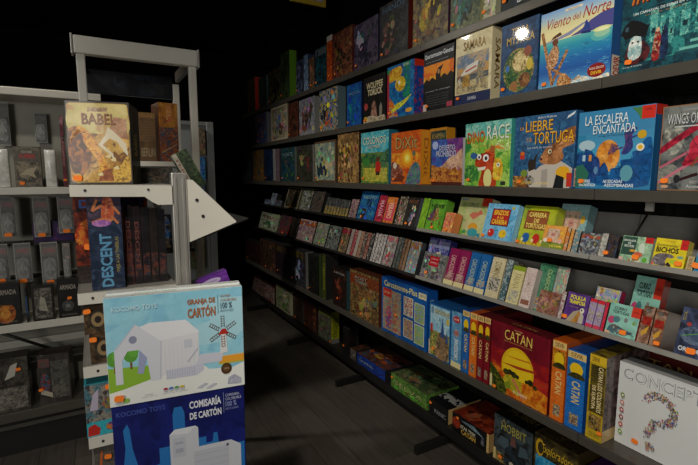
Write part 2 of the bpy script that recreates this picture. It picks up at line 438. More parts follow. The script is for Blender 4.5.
# generic printed covers
def busy(bg, title=None, tcol='#e8d8a0', fig=(), border=None, band=None, seed=1, ty=0.72, th=0.14, tx=(0.12, 0.88), dark='#181008', foot=None):
    def f(p):
        r = random.Random(seed)
        if border: p.rect(0.0, 0.0, 1, 1, border); p.rect(0.05, 0.05, 0.95, 0.95, bg)
        else: p.rect(0.0, 0.0, 1, 1, bg)
        if band: p.rect(0.0, ty - 0.03, 1, ty + th + 0.04, band)
        shades = [q for q in (bg if isinstance(bg, tuple) else (bg,)) if isinstance(q, str)]
        lim = 0.93 if not title else ty - 0.02
        for i in range(26):      # the busy painted scene: many small overlapping patches
            c = r.choice(shades); u = r.uniform(0.08, 0.92); v = r.uniform(0.06, lim)
            c2 = '#%02x%02x%02x' % tuple(min(255, int(int(c[j:j + 2], 16) * r.uniform(0.55, 1.6))) for j in (1, 3, 5))
            p.ell(u, v, min(r.uniform(0.02, 0.09), u - 0.01, 0.99 - u), min(r.uniform(0.02, 0.08), v - 0.01, 0.99 - v), (c2, c, c2, 20), 9, r.uniform(0, 3))
        for i, c in enumerate(fig):
            cu, cv = r.uniform(0.28, 0.72), r.uniform(0.22, min(0.6, lim - 0.05))
            for j in range(9):
                u = cu + r.gauss(0, 0.09); v = cv + r.gauss(0, 0.10)
                c2 = '#%02x%02x%02x' % tuple(min(255, int(int(c[q:q + 2], 16) * r.uniform(0.5, 1.4))) for q in (1, 3, 5))
                p.ell(min(max(u, 0.1), 0.9), min(max(v, 0.1), lim - 0.03), r.uniform(0.02, 0.08), r.uniform(0.03, 0.10), (c, c2, c, 22), 10, r.uniform(0, 3))
        if title:
            lines = title if isinstance(title, (list, tuple)) else [title]; n = len(lines)
            for j, l in enumerate(lines):
                h = th / n; y = ty + th - (j + 1) * h
                p.title(l, tx[0], y + h * 0.1, tx[1], y + h * 0.9, tcol, dark)
        if foot: p.rect(0.2, 0.04, 0.8, 0.065, foot)
    return f
def spine(bg, title=None, tcol='#e8d890', art=None, head=None, foot=None, seed=1, t0=0.2, t1=0.8, rot=-1, tw=(0.25, 0.75)):
    def f(p):
        p.rect(0, 0, 1, 1, bg)
        if head: p.rect(0, 0.88, 1, 1, head)
        if foot: p.rect(0, 0, 1, 0.14, foot)
        if art: p.rect(0.1, art[0], 0.9, art[1], art[2])
        if title: p.text(title, tw[0], t0, tw[1], t1, tcol, rot=rot, bold=0.015)
    return f
DEV = ('#b83020',)
def side_devir(col, title=None, tcol='#c8b060'):
    def f(p):
        p.rect(0.01, 0.01, 0.85, 0.99, col)
        p.rect(0.08, 0.02, 0.8, 0.26, '#d8cdb8'); p.text('DEVIR', 0.22, 0.03, 0.68, 0.25, '#b02818', rot=1, bold=0.03)
        if title: p.text(title, 0.25, 0.34, 0.65, 0.9, tcol, rot=1, bold=0.02)
    return f
def side_txt(col, title, tcol, rot=-1, a=0.15, b=0.85):
    def f(p):
        p.rect(0.01, 0.01, 0.85, 0.99, col); p.text(title, 0.25, a, 0.62, b, tcol, rot=rot, bold=0.015)
    return f

# ------------------------------------------------------------------ covers that can be read
def art_viento(p):
    p.grad(0, 0.0, 1, 0.62, ['#6ca8c8', '#3c80bc', '#1c58a4', '#1c68b0', '#1f84b4', '#2c9cb0', '#6cc4b8'], 26)
    p.grad(0, 0.60, 1, 1.0, ['#ece0a0', '#f0e4a8', '#dcd8a4', '#a8c4d4', '#7ca8dc'], 20)
    p.poly([(0.45, 0.605), (0.6, 0.66), (0.72, 0.74), (0.86, 0.79), (1, 0.80), (1, 0.605)], '#4c4c90')
    p.poly([(0.0, 0.60), (0.2, 0.62), (0.42, 0.67), (0.6, 0.73), (0.72, 0.76), (0.6, 0.70), (0.45, 0.63), (0.2, 0.595)], '#8c90b0')
    p.ell(0.86, 0.53, 0.13, 0.075, '#58b4b4', 24); p.ell(0.87, 0.55, 0.10, 0.052, '#98ccac', 24); p.ell(0.87, 0.595, 0.11, 0.03, '#e4e89c', 24); p.ell(0.88, 0.59, 0.07, 0.018, '#f4f4c0', 24)
    r = random.Random(3)
    for _ in range(70):
        u = r.uniform(0.2, 0.95); v = r.uniform(0.06, 0.5); p.k = 3; p.line((u, v), (u + r.uniform(0.03, 0.08), v + r.uniform(-0.008, 0.008)), 0.006, r.choice(['#4c98cc', '#164c90', '#6cb8d4', '#2470b0']))
    p.poly([(0.35, 0.0), (1, 0.0), (0.98, 0.05), (0.8, 0.03), (0.62, 0.08), (0.5, 0.03)], ('#ece4c8', '#a8c8d8', '#f4f0e0', 14))
    # ship
    p.poly([(0.6, 0.60), (0.72, 0.585), (0.735, 0.62), (0.6, 0.63)], '#1d2c6c')
    p.poly([(0.62, 0.63), (0.72, 0.63), (0.7, 0.70), (0.66, 0.76), (0.635, 0.7)], '#27408c')
    # masts and sailors in the foreground
    for a, b, w_ in (((0.03, 0.75), (0.22, 0.02), 0.045), ((0.22, 0.06), (0.42, 0.45), 0.04), ((0.12, 0.3), (0.5, 0.04), 0.035)):
        p.line(a, b, w_, ('#8c5a30', '#c89058', '#5c3418', 30))
    p.poly([(0.16, 0.25), (0.27, 0.28), (0.3, 0.45), (0.25, 0.56), (0.18, 0.5), (0.13, 0.4)], ('#c89468', '#8c5430', '#e8c090', 30))
    p.ell(0.235, 0.585, 0.045, 0.045, '#6c3a22'); p.poly([(0.17, 0.62), (0.33, 0.66), (0.3, 0.70), (0.2, 0.66)], '#5a3020')
    p.poly([(0.3, 0.0), (0.5, 0.0), (0.44, 0.12), (0.36, 0.16), (0.3, 0.1)], ('#b87a48', '#e0b070', '#6c4020', 30))
    p.poly([(0.52, 0.04), (0.66, 0.03), (0.6, 0.1)], ('#e8e0c8', '#b89060', '#886040', 30))
    p.ell(0.83, 0.11, 0.12, 0.085, '#8c1414'); p.text('NUEVA EDICION', 0.74, 0.12, 0.92, 0.15, '#f4e8d0'); p.text('DEVIR', 0.76, 0.06, 0.9, 0.1, '#f0c020', bold=0.02)
    p.text('Viento', 0.07, 0.77, 0.43, 0.90, '#a8240e', shear=0.1)
    p.text('del', 0.47, 0.80, 0.57, 0.88, '#a82810', shear=0.1); p.text('Norte', 0.61, 0.79, 0.95, 0.93, '#a8240e', shear=0.1)
    p.rect(0.36, 0.94, 0.6, 0.97, '#e8dcc0'); p.text('Klaus Teuber', 0.4, 0.945, 0.56, 0.965, '#403040')
def art_inkognito(p):
    p.rect(0, 0, 1, 1, ('#0c3e4c', '#12545e', '#0a2834', 9))
    p.rect(0.3, 0.1, 1, 0.62, ('#12505a', '#2c8884', '#0c3844', 16))
    for i, (a, b, c, d) in enumerate(((0.34, 0.3, 0.42, 0.66), (0.45, 0.3, 0.5, 0.6), (0.54, 0.25, 0.6, 0.68), (0.66, 0.3, 0.75, 0.64), (0.8, 0.3, 0.88, 0.7))):
        p.rect(a, b, c, d, ('#4ca49c', '#1f6a6c', '#82c8b4', 25))
        p.rect(a + 0.02, b + 0.1, c - 0.02, b + 0.16, '#0c2c38')
    for i in range(7): p.poly([(0.62 + i * 0.05, 0.1 + i * 0.035), (0.98, 0.1 + i * 0.035), (0.98, 0.13 + i * 0.035), (0.62 + i * 0.05, 0.13 + i * 0.035)], '#6cb4a8' if i % 2 else '#1c4c54')
    p.poly([(0.08, 0.1), (0.30, 0.1), (0.36, 0.22), (0.28, 0.34), (0.1, 0.32)], ('#2c1620', '#5a1c20', '#101018', 14))
    p.poly([(0.1, 0.22), (0.13, 0.40), (0.24, 0.41), (0.26, 0.2), (0.2, 0.14), (0.14, 0.14)], ('#c4d8d4', '#8cb4b4', '#e4e8e0', 10))
    p.ell(0.15, 0.345, 0.014, 0.012, '#142028'); p.ell(0.215, 0.345, 0.014, 0.012, '#142028')
    p.poly([(0.01, 0.48), (0.06, 0.40), (0.18, 0.42), (0.3, 0.38), (0.33, 0.50), (0.22, 0.58), (0.12, 0.62), (0.04, 0.56)], '#0a0c10')
    p.ell(0.075, 0.52, 0.022, 0.03, '#34505c')
    p.poly([(0.38, 0.1), (0.46, 0.1), (0.48, 0.3), (0.44, 0.42), (0.4, 0.4)], ('#a02424', '#6c1418', '#c8a080', 16))
    p.poly([(0.47, 0.1), (0.55, 0.12), (0.54, 0.38), (0.5, 0.43), (0.47, 0.36)], ('#14284c', '#1c3c64', '#0c1428', 16))
    p.ell(0.43, 0.43, 0.02, 0.026, '#d8b088'); p.ell(0.505, 0.44, 0.02, 0.026, '#203050')
    p.title('Inkognito', 0.1, 0.74, 0.92, 0.94, '#d07020', '#501c08', shear=0.05)
    p.text('UN CARNAVAL DE ESPIAS EN VENECIA', 0.14, 0.66, 0.86, 0.69, '#dce8e4', bold=0.01)
    p.text('Leo Colovini   Alex Randolph', 0.28, 0.62, 0.7, 0.64, '#b88c40')
    p.text('Un juego de deduccion', 0.05, 0.05, 0.28, 0.075, '#c8d8d4')
def art_terra(p):
    p.rect(0, 0, 1, 1, ('#1c3c64', '#24507c', '#16304c', 8))
    p.ell(0.5, 0.33, 0.42, 0.3, ('#4c7038', '#2c5030', '#a88c48', 16))
    p.ell(0.55, 0.45, 0.22, 0.14, ('#c8b078', '#e0cc90', '#7c6c38', 14)); p.ell(0.3, 0.25, 0.14, 0.1, ('#2c5c30', '#184020', '#68843c', 16))
    p.ell(0.2, 0.38, 0.05, 0.05, '#3a70b8'); p.ell(0.8, 0.38, 0.08, 0.08, '#c8b040'); p.ell(0.74, 0.56, 0.1, 0.07, '#8c4c38')
    p.ell(0.68, 0.18, 0.15, 0.1, ('#7c4c28', '#a87840', '#3c2814', 14)); p.ell(0.4, 0.12, 0.1, 0.07, '#986838')
    p.text('TERRA', 0.28, 0.82, 0.74, 0.92, '#c4a458', bold=0.01); p.text('MYSTICA', 0.16, 0.7, 0.9, 0.81, '#c4a458', bold=0.01)
def art_cream(p):
    p.rect(0, 0, 1, 1, ('#d8cca0', '#e0d4aa', '#c8bc90', 5))
    p.rect(0.05, 0.16, 0.93, 0.72, ('#6c8098', '#b8a078', '#8890a0', 7)); p.rect(0.05, 0.16, 0.93, 0.40, ('#a89870', '#c8b888', '#787058', 14))
    p.rect(0.05, 0.42, 0.93, 0.54, ('#c89850', '#a88860', '#788090', 10))
    p.rect(0.05, 0.34, 0.93, 0.42, ('#48505c', '#30404c', '#787868', 24))
    p.poly([(0.15, 0.42), (0.34, 0.55), (0.66, 0.60), (0.62, 0.47), (0.4, 0.43)], '#d8d4c8'); p.line((0.3, 0.47), (0.6, 0.52), 0.03, '#b03020')
    p.poly([(0.22, 0.25), (0.42, 0.25), (0.42, 0.43), (0.22, 0.42)], ('#a07830', '#c09840', '#785820', 16))
    p.poly([(0.62, 0.24), (0.68, 0.24), (0.7, 0.38), (0.74, 0.24), (0.8, 0.25), (0.79, 0.5), (0.72, 0.6), (0.63, 0.52)], ('#98845c', '#606c70', '#c8b078', 20)); p.ell(0.71, 0.6, 0.04, 0.035, '#c8a080')
    p.poly([(0.07, 0.25), (0.16, 0.25), (0.17, 0.44), (0.1, 0.46)], ('#c8c0a8', '#7c4c30', '#e0d8c0', 20))
    p.rect(0.0, 0.0, 1, 0.15, '#18244c'); p.text('SAMARA', 0.38, 0.05, 0.62, 0.10, '#c8ccd8')
    p.title('SAMARA', 0.22, 0.78, 0.84, 0.91, '#a8884c', '#4c3818')
def art_backside(p):
    p.rect(0, 0, 1, 1, '#0c0e10'); p.rect(0, 0.76, 1, 1, '#14181c')
    p.rect(0, 0.46, 1, 0.76, ('#e06414', '#e88c20', '#d04810', 4)); p.rect(0, 0.46, 1, 0.58, ('#e8a020', '#d87818', '#f0b430', 6))
    p.poly([(0, 0.38), (1, 0.38), (1, 0.54), (0.9, 0.58), (0.8, 0.52), (0.7, 0.57), (0.56, 0.5), (0.42, 0.5), (0.3, 0.55), (0.2, 0.5), (0.1, 0.54), (0, 0.48)], '#14120c')
    p.poly([(0.44, 0.4), (0.6, 0.4), (0.58, 0.62), (0.68, 0.72), (0.5, 0.68), (0.42, 0.58)], '#14100c'); p.ell(0.52, 0.62, 0.035, 0.04, '#b08858')
    p.text('Quartermaster-General', 0.03, 0.86, 0.97, 0.95, '#d4d8dc', bold=0.02); p.text('escenas de una guerra sin fin', 0.08, 0.79, 0.8, 0.82, '#9ca0a4')
    p.text('un juego de estrategia', 0.08, 0.31, 0.9, 0.335, '#b4b8b8')
    for i in range(5): p.text('todas las partidas son distintas', 0.1, 0.24 - i * 0.042, 0.86, 0.258 - i * 0.042, '#6c7070')
    p.rect(0.0, 0.0, 0.12, 0.12, '#c8b8b0'); p.rect(0.8, 0.02, 0.98, 0.1, '#a03c4c')
def art_monster(p):
    p.rect(0, 0, 1, 1, ('#0c0b0a', '#14100c', '#1c1814', 8))
    p.text('WOLFPEE', 0.14, 0.73, 0.88, 0.87, '#cfc39a', bold=0.03, rise=0.0); p.text('TORUCK', 0.2, 0.58, 0.86, 0.72, '#d8cca4', bold=0.03)
    p.poly([(0.32, 0.0), (0.62, 0.0), (0.6, 0.3), (0.54, 0.44), (0.44, 0.44), (0.38, 0.3)], ('#8c6050', '#b08470', '#5c3830', 12))
    p.ell(0.12, 0.36, 0.09, 0.08, '#a8403c'); p.poly([(0.74, 0.05), (0.84, 0.05), (0.86, 0.3), (0.8, 0.4), (0.74, 0.3)], '#8c8474')
    p.poly([(0, 0), (1, 0), (0.95, 0.12), (0.7, 0.1), (0.4, 0.14), (0.1, 0.12)], ('#c0b090', '#786c54', '#d8ccb0', 25)); p.poly([(0.02, 0.02), (0.2, 0.04), (0.16, 0.14), (0.04, 0.14)], '#c8a030')
def art_fish(p):
    p.rect(0, 0, 1, 1, ('#0c5c9c', '#1478b0', '#0a3c80', 10))
    p.rect(0.6, 0.35, 0.85, 1, ('#107c50', '#0c6480', '#14905c', 8)); p.rect(0, 0.72, 0.12, 0.94, '#2c8c50')
    p.poly([(0.03, 0.02), (0.45, 0.02), (0.3, 0.2), (0.05, 0.36)], ('#c8402c', '#e0a020', '#1c6c9c', 16))
    p.poly([(0.06, 0.7), (0.38, 0.72), (0.56, 0.82), (0.5, 0.95), (0.12, 0.92)], ('#d8a018', '#e8c030', '#b85c18', 16))
    p.ell(0.5, 0.62, 0.19, 0.14, ('#d8b018', '#f0d040', '#b88010', 12)); p.ell(0.46, 0.65, 0.04, 0.035, '#f4f4e0')
    p.poly([(0.16, 0.1), (0.6, 0.2), (0.92, 0.38), (0.62, 0.3), (0.3, 0.24)], ('#d8c020', '#e0e040', '#40905c', 16))
    p.poly([(0.1, 0.4), (0.26, 0.28), (0.3, 0.18), (0.12, 0.2)], ('#c85020', '#e08c20')); p.ell(0.82, 0.1, 0.12, 0.04, '#e0a030')
    p.rect(0.0, 0.0, 0.08, 0.86, '#a82838'); p.text('DEVIR', 0.6, 0.93, 0.8, 0.97, '#e8e0c8')
def art_colonos(p):
    p.rect(0, 0, 1, 1, ('#5c7c34', '#3c6c38', '#8c9040', 8)); p.rect(0, 0.6, 1, 1, ('#2c9cb4', '#4cb4c0', '#8cccc8', 8))
    p.poly([(0, 0.5), (0.3, 0.58), (0.7, 0.54), (1, 0.66), (1, 0.6), (1, 0.4), (0, 0.4)], ('#2c5c3c', '#4c7c40', '#18402c', 12))
    p.rect(0.08, 0.04, 0.95, 0.3, ('#b8a838', '#8c9c38', '#d8c850', 14)); p.ell(0.2, 0.42, 0.14, 0.08, '#3c7c34')
    p.poly([(0.54, 0.22), (0.72, 0.22), (0.74, 0.34), (0.7, 0.42), (0.56, 0.42)], '#b82818'); p.ell(0.63, 0.47, 0.065, 0.045, '#5c3420'); p.rect(0.56, 0.16, 0.7, 0.23, '#3c2818')
    p.title('COLONOS', 0.08, 0.76, 0.9, 0.9, '#e8e4c4', '#2c4c4c'); p.title('DEL IMPERIO', 0.28, 0.68, 0.72, 0.74, '#e0e4d0', '#2c4c4c')
def art_dixit(p):
    p.rect(0, 0, 1, 1, ('#c85410', '#d86c14', '#b84410', 5)); p.rect(0, 0.3, 1, 0.6, ('#e08c1c', '#d87018', '#e8a428', 6))
    for r_, c in ((0.2, '#e89418'), (0.14, '#f0b424'), (0.09, '#f8d848'), (0.05, '#fcf080')): p.ell(0.56, 0.5, r_, r_ * 0.85, c)
    p.poly([(0, 0.05), (0.35, 0.08), (0.42, 0.25), (0.3, 0.36), (0.14, 0.42), (0, 0.4)], ('#8c4428', '#5c3038', '#b87850', 12))
    p.ell(0.14, 0.36, 0.07, 0.06, '#d8c8b0'); p.poly([(0.26, 0.2), (0.5, 0.14), (0.4, 0.04), (0.1, 0.05)], '#6c2c18')
    p.poly([(0.52, 0.0), (0.98, 0.02), (0.98, 0.32), (0.84, 0.42), (0.66, 0.3)], ('#3c6470', '#5c8c70', '#7c5c98', 14)); p.ell(0.78, 0.58, 0.055, 0.05, '#606c50'); p.line((0.78, 0.5), (0.78, 0.45), 0.02, '#403020')
    p.title('DiXit', 0.16, 0.68, 0.88, 0.9, '#b49c58', '#3c2c20')
def art_desierto(p):
    p.rect(0, 0, 1, 1, ('#2850a0', '#3c64b0', '#503c94', 7)); p.poly([(0.5, 1), (1, 1), (1, 0.6), (0.6, 0.5)], ('#5c2c78', '#743c84', '#a0406c', 8))
    p.ell(0.12, 0.88, 0.1, 0.09, '#a8b8e0')
    p.poly([(0.1, 0.36), (0.35, 0.42), (0.6, 0.6), (0.8, 0.66), (1, 0.76), (1, 0.2), (0.1, 0.2)], ('#b88c70', '#d8b090', '#98607c', 8))
    p.poly([(0, 0), (1, 0), (1, 0.36), (0.8, 0.3), (0.5, 0.38), (0.2, 0.4), (0, 0.44)], ('#a85c28', '#c88438', '#7c3820', 10))
    p.poly([(0.55, 0.22), (0.68, 0.36), (0.8, 0.4), (0.9, 0.22)], ('#d89838', '#905020')); p.rect(0, 0, 1, 0.07, '#50241c')
    p.title('DESIERTO', 0.26, 0.76, 0.76, 0.87, '#d8dcec', '#302858'); p.title('PROHIBIDO', 0.16, 0.62, 0.8, 0.75, '#d8dcec', '#302858')
def art_dino(p):
    p.rect(0, 0, 1, 1, ('#7cb840', '#a8cc5c', '#4c9838', 8)); p.rect(0, 0.78, 1, 1, ('#5cb0a8', '#88c8b8', '#3c9488', 8))
    p.poly([(0, 0.5), (0.16, 0.62), (0.1, 0.75), (0, 0.76)], '#2c7c3c'); p.ell(0.16, 0.2, 0.18, 0.14, ('#3c8838', '#2c6c34', '#78b04c', 14)); p.ell(0.85, 0.62, 0.16, 0.1, ('#d8e8a0', '#88b848'))
    p.poly([(0.45, 0.56), (0.9, 0.66), (0.75, 0.62), (0.9, 0.56), (0.66, 0.58), (0.5, 0.5)], '#d88428'); p.poly([(0.52, 0.4), (0.68, 0.4), (0.68, 0.62), (0.58, 0.62)], '#a8602c')
    p.poly([(0.35, 0.0), (0.72, 0.0), (0.7, 0.2), (0.66, 0.34), (0.68, 0.5), (0.56, 0.54), (0.36, 0.5), (0.26, 0.42), (0.26, 0.32), (0.4, 0.28), (0.38, 0.14)], ('#b83c18', '#cc5020', '#982c14', 8))
    p.ell(0.54, 0.12, 0.09, 0.15, '#e0dc90'); p.ell(0.49, 0.44, 0.065, 0.06, '#f0f0e8'); p.ell(0.495, 0.435, 0.03, 0.032, '#20242c'); p.ell(0.34, 0.46, 0.05, 0.045, '#f0f0e8'); p.ell(0.34, 0.455, 0.022, 0.024, '#20242c')
    p.poly([(0.3, 0.29), (0.5, 0.31), (0.48, 0.26), (0.34, 0.24)], '#e8e4d0'); p.ell(0.22, 0.48, 0.08, 0.05, '#2c5c98')
    p.poly([(0.66, 0.12), (0.82, 0.1), (0.86, 0.3), (0.8, 0.42), (0.68, 0.42), (0.66, 0.3)], ('#e0b828', '#f0d04c', '#c08c20', 8)); p.ell(0.76, 0.33, 0.035, 0.035, '#f4f4e0'); p.ell(0.76, 0.33, 0.016, 0.018, '#202020')
    p.title('DINO', 0.05, 0.68, 0.45, 0.86, '#d86c18', '#6c1c08', rise=0.08); p.title('RACE', 0.5, 0.72, 0.96, 0.93, '#e4e8d4', '#3c7060', rise=0.0); p.rect(0.82, 0.02, 0.92, 0.08, '#283028')
    p.text('una carrera de dinosaurios', 0.2, 0.62, 0.86, 0.65, '#c07830')
def art_liebre(p):
    p.rect(0, 0, 1, 1, ('#24507c', '#2c6490', '#1c4068', 10)); p.rect(0, 0.3, 1, 0.68, ('#2c5c88', '#1c446c', '#4078a0', 22))
    p.rect(0, 0, 0.9, 0.16, ('#7c4820', '#b88840', '#4c2c14', 14))
    p.poly([(0.3, 0.0), (0.95, 0.0), (0.98, 0.26), (0.8, 0.36), (0.6, 0.34), (0.48, 0.3), (0.4, 0.24), (0.3, 0.3), (0.26, 0.24)], '#c0b8ac'); p.poly([(0.5, 0.0), (0.6, 0.0), (0.6, 0.26), (0.5, 0.24)], '#a49c94')
    p.poly([(0.28, 0.22), (0.4, 0.26), (0.4, 0.4), (0.44, 0.48), (0.38, 0.44), (0.36, 0.38), (0.3, 0.4), (0.26, 0.34)], '#2c2420')
    p.poly([(0.46, 0.36), (0.56, 0.32), (0.74, 0.32), (0.84, 0.4), (0.82, 0.52), (0.98, 0.58), (0.99, 0.72), (0.82, 0.68), (0.7, 0.6), (0.58, 0.56), (0.5, 0.46)], ('#a0683c', '#b87c4c', '#80502c', 6))
    p.poly([(0.56, 0.50), (0.66, 0.56), (0.8, 0.74), (0.99, 0.80), (0.99, 0.72), (0.84, 0.62), (0.72, 0.50)], ('#8c5830', '#a0683c', '#744824', 6))
    p.poly([(0.74, 0.56), (0.96, 0.62), (0.97, 0.68), (0.84, 0.66)], '#c88c64'); p.ell(0.62, 0.49, 0.03, 0.03, '#e8d8b0'); p.ell(0.625, 0.488, 0.016, 0.018, '#18100c'); p.ell(0.49, 0.39, 0.02, 0.016, '#402018')
    p.ell(0.84, 0.2, 0.11, 0.09, '#e0a820'); p.poly([(0.7, 0.0), (0.86, 0.0), (0.86, 0.14), (0.74, 0.18)], '#14181c')
    p.ell(0.3, 0.1, 0.08, 0.07, ('#a8a49c', '#484440')); p.ell(0.2, 0.2, 0.06, 0.05, '#788c30')
    p.rect(0.12, 0.4, 0.2, 0.5, '#c03020'); p.ell(0.16, 0.48, 0.035, 0.03, '#c86c20')
    p.title('LIEBRE', 0.2, 0.78, 0.65, 0.92, '#e8b024', '#54240c'); p.title('TORTUGA', 0.34, 0.60, 0.98, 0.76, '#e8b024', '#54240c')
    p.text('LA', 0.1, 0.81, 0.17, 0.86, '#c88c28', bold=0.02); p.text('Y LA', 0.22, 0.64, 0.31, 0.70, '#c88c28', bold=0.02); p.text('Adam Kaluza', 0.4, 0.945, 0.7, 0.975, '#dce0e4')
    p.poly([(0.86, 0.9), (0.96, 0.95), (0.99, 0.99), (0.88, 0.94)], '#e0e4e8'); p.text('una fabula de carreras', 0.24, 0.54, 0.66, 0.57, '#c8d0d8')
    p.text('LA LIEBRE', 0.16, 0.05, 0.34, 0.085, '#f0d060'); p.text('LA TORTUGA', 0.4, 0.04, 0.62, 0.075, '#f0d060'); p.rect(0.9, 0.02, 0.98, 0.2, '#c03428')
def art_escalera(p):
    p.grad(0, 0, 1, 1, ['#2c78a8', '#3c94bc', '#4498c0', '#3c84b0', '#3484b4'], 14); p.rect(0, 0.45, 0.12, 0.7, '#2c80a8')
    p.ell(0.44, 0.42, 0.16, 0.2, ('#d88c30', '#e0a04c', '#c87428', 6)); p.ell(0.14, 0.56, 0.12, 0.07, '#a8c4d0')
    p.poly([(0, 0.2), (0, 0.46), (0.1, 0.46), (0.12, 0.52), (0.22, 0.48), (0.3, 0.38), (0.34, 0.28), (0.4, 0.34), (0.46, 0.24), (0.44, 0.1), (0.2, 0.08)], ('#103c78', '#185090', '#0c3064', 12))
    for q in range(16):
        u = 0.32 + (q % 8) * 0.08; v = 0.09 + (q // 8) * 0.09 + (q % 8) * 0.035
        p.line((u, v), (u + 0.07, v), 0.006, '#0a3c6c'); p.line((u + 0.03, v), (u + 0.03, v + 0.05), 0.006, '#0a3c6c')
    for q in range(5): p.rect(0.02 + q * 0.045, 0.46, 0.045 + q * 0.045, 0.49, '#144c88')
    p.poly([(0.25, 0.14), (0.33, 0.14), (0.34, 0.34), (0.29, 0.42), (0.24, 0.34)], ('#2c4c90', '#1c3870')); p.ell(0.29, 0.24, 0.03, 0.05, '#5c8cb0')
    p.rect(0.09, 0.36, 0.13, 0.44, '#a8c8d8'); p.rect(0.18, 0.36, 0.22, 0.44, '#d88c34')
    p.poly([(0.3, 0.06), (0.98, 0.06), (0.98, 0.6), (0.88, 0.58), (0.88, 0.48), (0.76, 0.46), (0.76, 0.38), (0.62, 0.36), (0.62, 0.28), (0.5, 0.26), (0.48, 0.18), (0.3, 0.16)], ('#0c4c88', '#145c9c', '#0c4078', 10))
    for i, (a, b) in enumerate(((0.55, 0.2), (0.7, 0.24), (0.66, 0.14), (0.8, 0.32), (0.86, 0.22), (0.9, 0.42))): p.line((a, b), (a + 0.08, b), 0.01, '#0a3c6c')
    p.poly([(0.62, 0.44), (0.7, 0.44), (0.76, 0.52), (0.74, 0.66), (0.8, 0.74), (0.7, 0.76), (0.64, 0.7), (0.66, 0.56)], ('#30387c', '#5c3c70', '#203060', 12)); p.line((0.7, 0.62), (0.84, 0.66), 0.02, '#30387c')
    p.poly([(0.44, 0.44), (0.52, 0.44), (0.58, 0.54), (0.48, 0.58)], ('#404070', '#a05c3c')); p.line((0.5, 0.48), (0.64, 0.52), 0.02, '#50406c')
    p.poly([(0, 0.02), (0.14, 0.02), (0.2, 0.2), (0.1, 0.32), (0, 0.3)], '#2c6c58'); p.ell(0.7, 0.2, 0.08, 0.1, '#5c9cac')
    p.ell(0.86, 0.66, 0.055, 0.05, '#c8a020'); p.ell(0.85, 0.51, 0.05, 0.045, '#e8e4d0'); p.ell(0.85, 0.51, 0.03, 0.027, '#e0b028')
    p.rect(0.84, 0.84, 1.0, 0.99, '#cc2c1c'); p.text('HABA', 0.88, 0.93, 0.96, 0.96, '#401010'); p.poly([(0.72, 0.98), (0.84, 0.98), (0.84, 0.82), (0.8, 0.9)], '#487c48')
    p.title('LA ESCALERA', 0.1, 0.82, 0.68, 0.94, '#e4eef0', '#1c5c80', rise=0.0); p.title('ENCANTADA', 0.22, 0.70, 0.78, 0.81, '#e4eef0', '#1c5c80', rise=0.0)
    p.text('un juego con imanes escondidos', 0.3, 0.66, 0.7, 0.685, '#1c4468'); p.text('LA TORRE', 0.04, 0.08, 0.22, 0.12, '#e0ecf0', bold=0.02); p.text('ENCANTADA', 0.06, 0.03, 0.3, 0.07, '#e0ecf0', bold=0.02)
    p.text('AS ESCADAS', 0.4, 0.08, 0.66, 0.12, '#e0ecf0', bold=0.02); p.text('ASSOMBRADAS', 0.42, 0.03, 0.8, 0.07, '#e0ecf0', bold=0.02)
def art_wings(p):
    p.rect(0, 0, 1, 1, '#8c6a50'); p.rect(0.02, 0.015, 0.98, 0.985, ('#4c5054', '#787c78', '#34383c', 5)); p.ell(0.2, 0.62, 0.16, 0.2, ('#888c84', '#a8a89c', '#60645f', 8)); p.ell(0.15, 0.2, 0.2, 0.12, ('#6c7070', '#8c8c80'))
    RD = ('#a01c34', '#b82c40', '#80142c', 8)
    p.poly([(0.02, 0.44), (0.55, 0.70), (0.98, 0.84), (0.98, 0.90), (0.5, 0.76), (0.02, 0.52)], RD)
    p.poly([(0.02, 0.26), (0.98, 0.66), (0.98, 0.70), (0.02, 0.29)], '#b86070'); p.poly([(0.02, 0.08), (0.6, 0.36), (0.6, 0.40), (0.02, 0.12)], '#c07080')
    p.poly([(0.36, 0.3), (0.56, 0.32), (0.8, 0.44), (0.98, 0.48), (0.98, 0.68), (0.7, 0.64), (0.5, 0.5)], RD)
    p.ell(0.62, 0.5, 0.17, 0.15, ('#b01c34', '#c43048', '#90182c', 6)); p.ell(0.66, 0.5, 0.05, 0.05, '#d04858'); p.ell(0.62, 0.51, 0.02, 0.022, '#18080c'); p.line((0.5, 0.28), (0.86, 0.72), 0.03, '#7c5030')
    p.line((0.3, 0.12), (0.6, 0.2), 0.05, '#34181c'); p.ell(0.3, 0.14, 0.05, 0.05, '#28282c'); p.line((0.24, 0.68), (0.5, 0.34), 0.008, '#282024'); p.line((0.4, 0.72), (0.64, 0.4), 0.008, '#282024')
    p.title('WINGS OF GLORY', 0.09, 0.78, 0.9, 0.90, '#ccd0d0', '#24282c'); p.rect(0.2, 0.745, 0.9, 0.757, '#c8ccc8'); p.text('COMBATE AEREO', 0.3, 0.93, 0.75, 0.95, '#a8acac')
    p.text('RULES AND', 0.5, 0.09, 0.72, 0.12, '#c0c0bc'); p.text('Accessories Pack', 0.45, 0.04, 0.9, 0.075, '#d4d4d0'); p.ell(0.12, 0.05, 0.06, 0.02, '#c8a080')
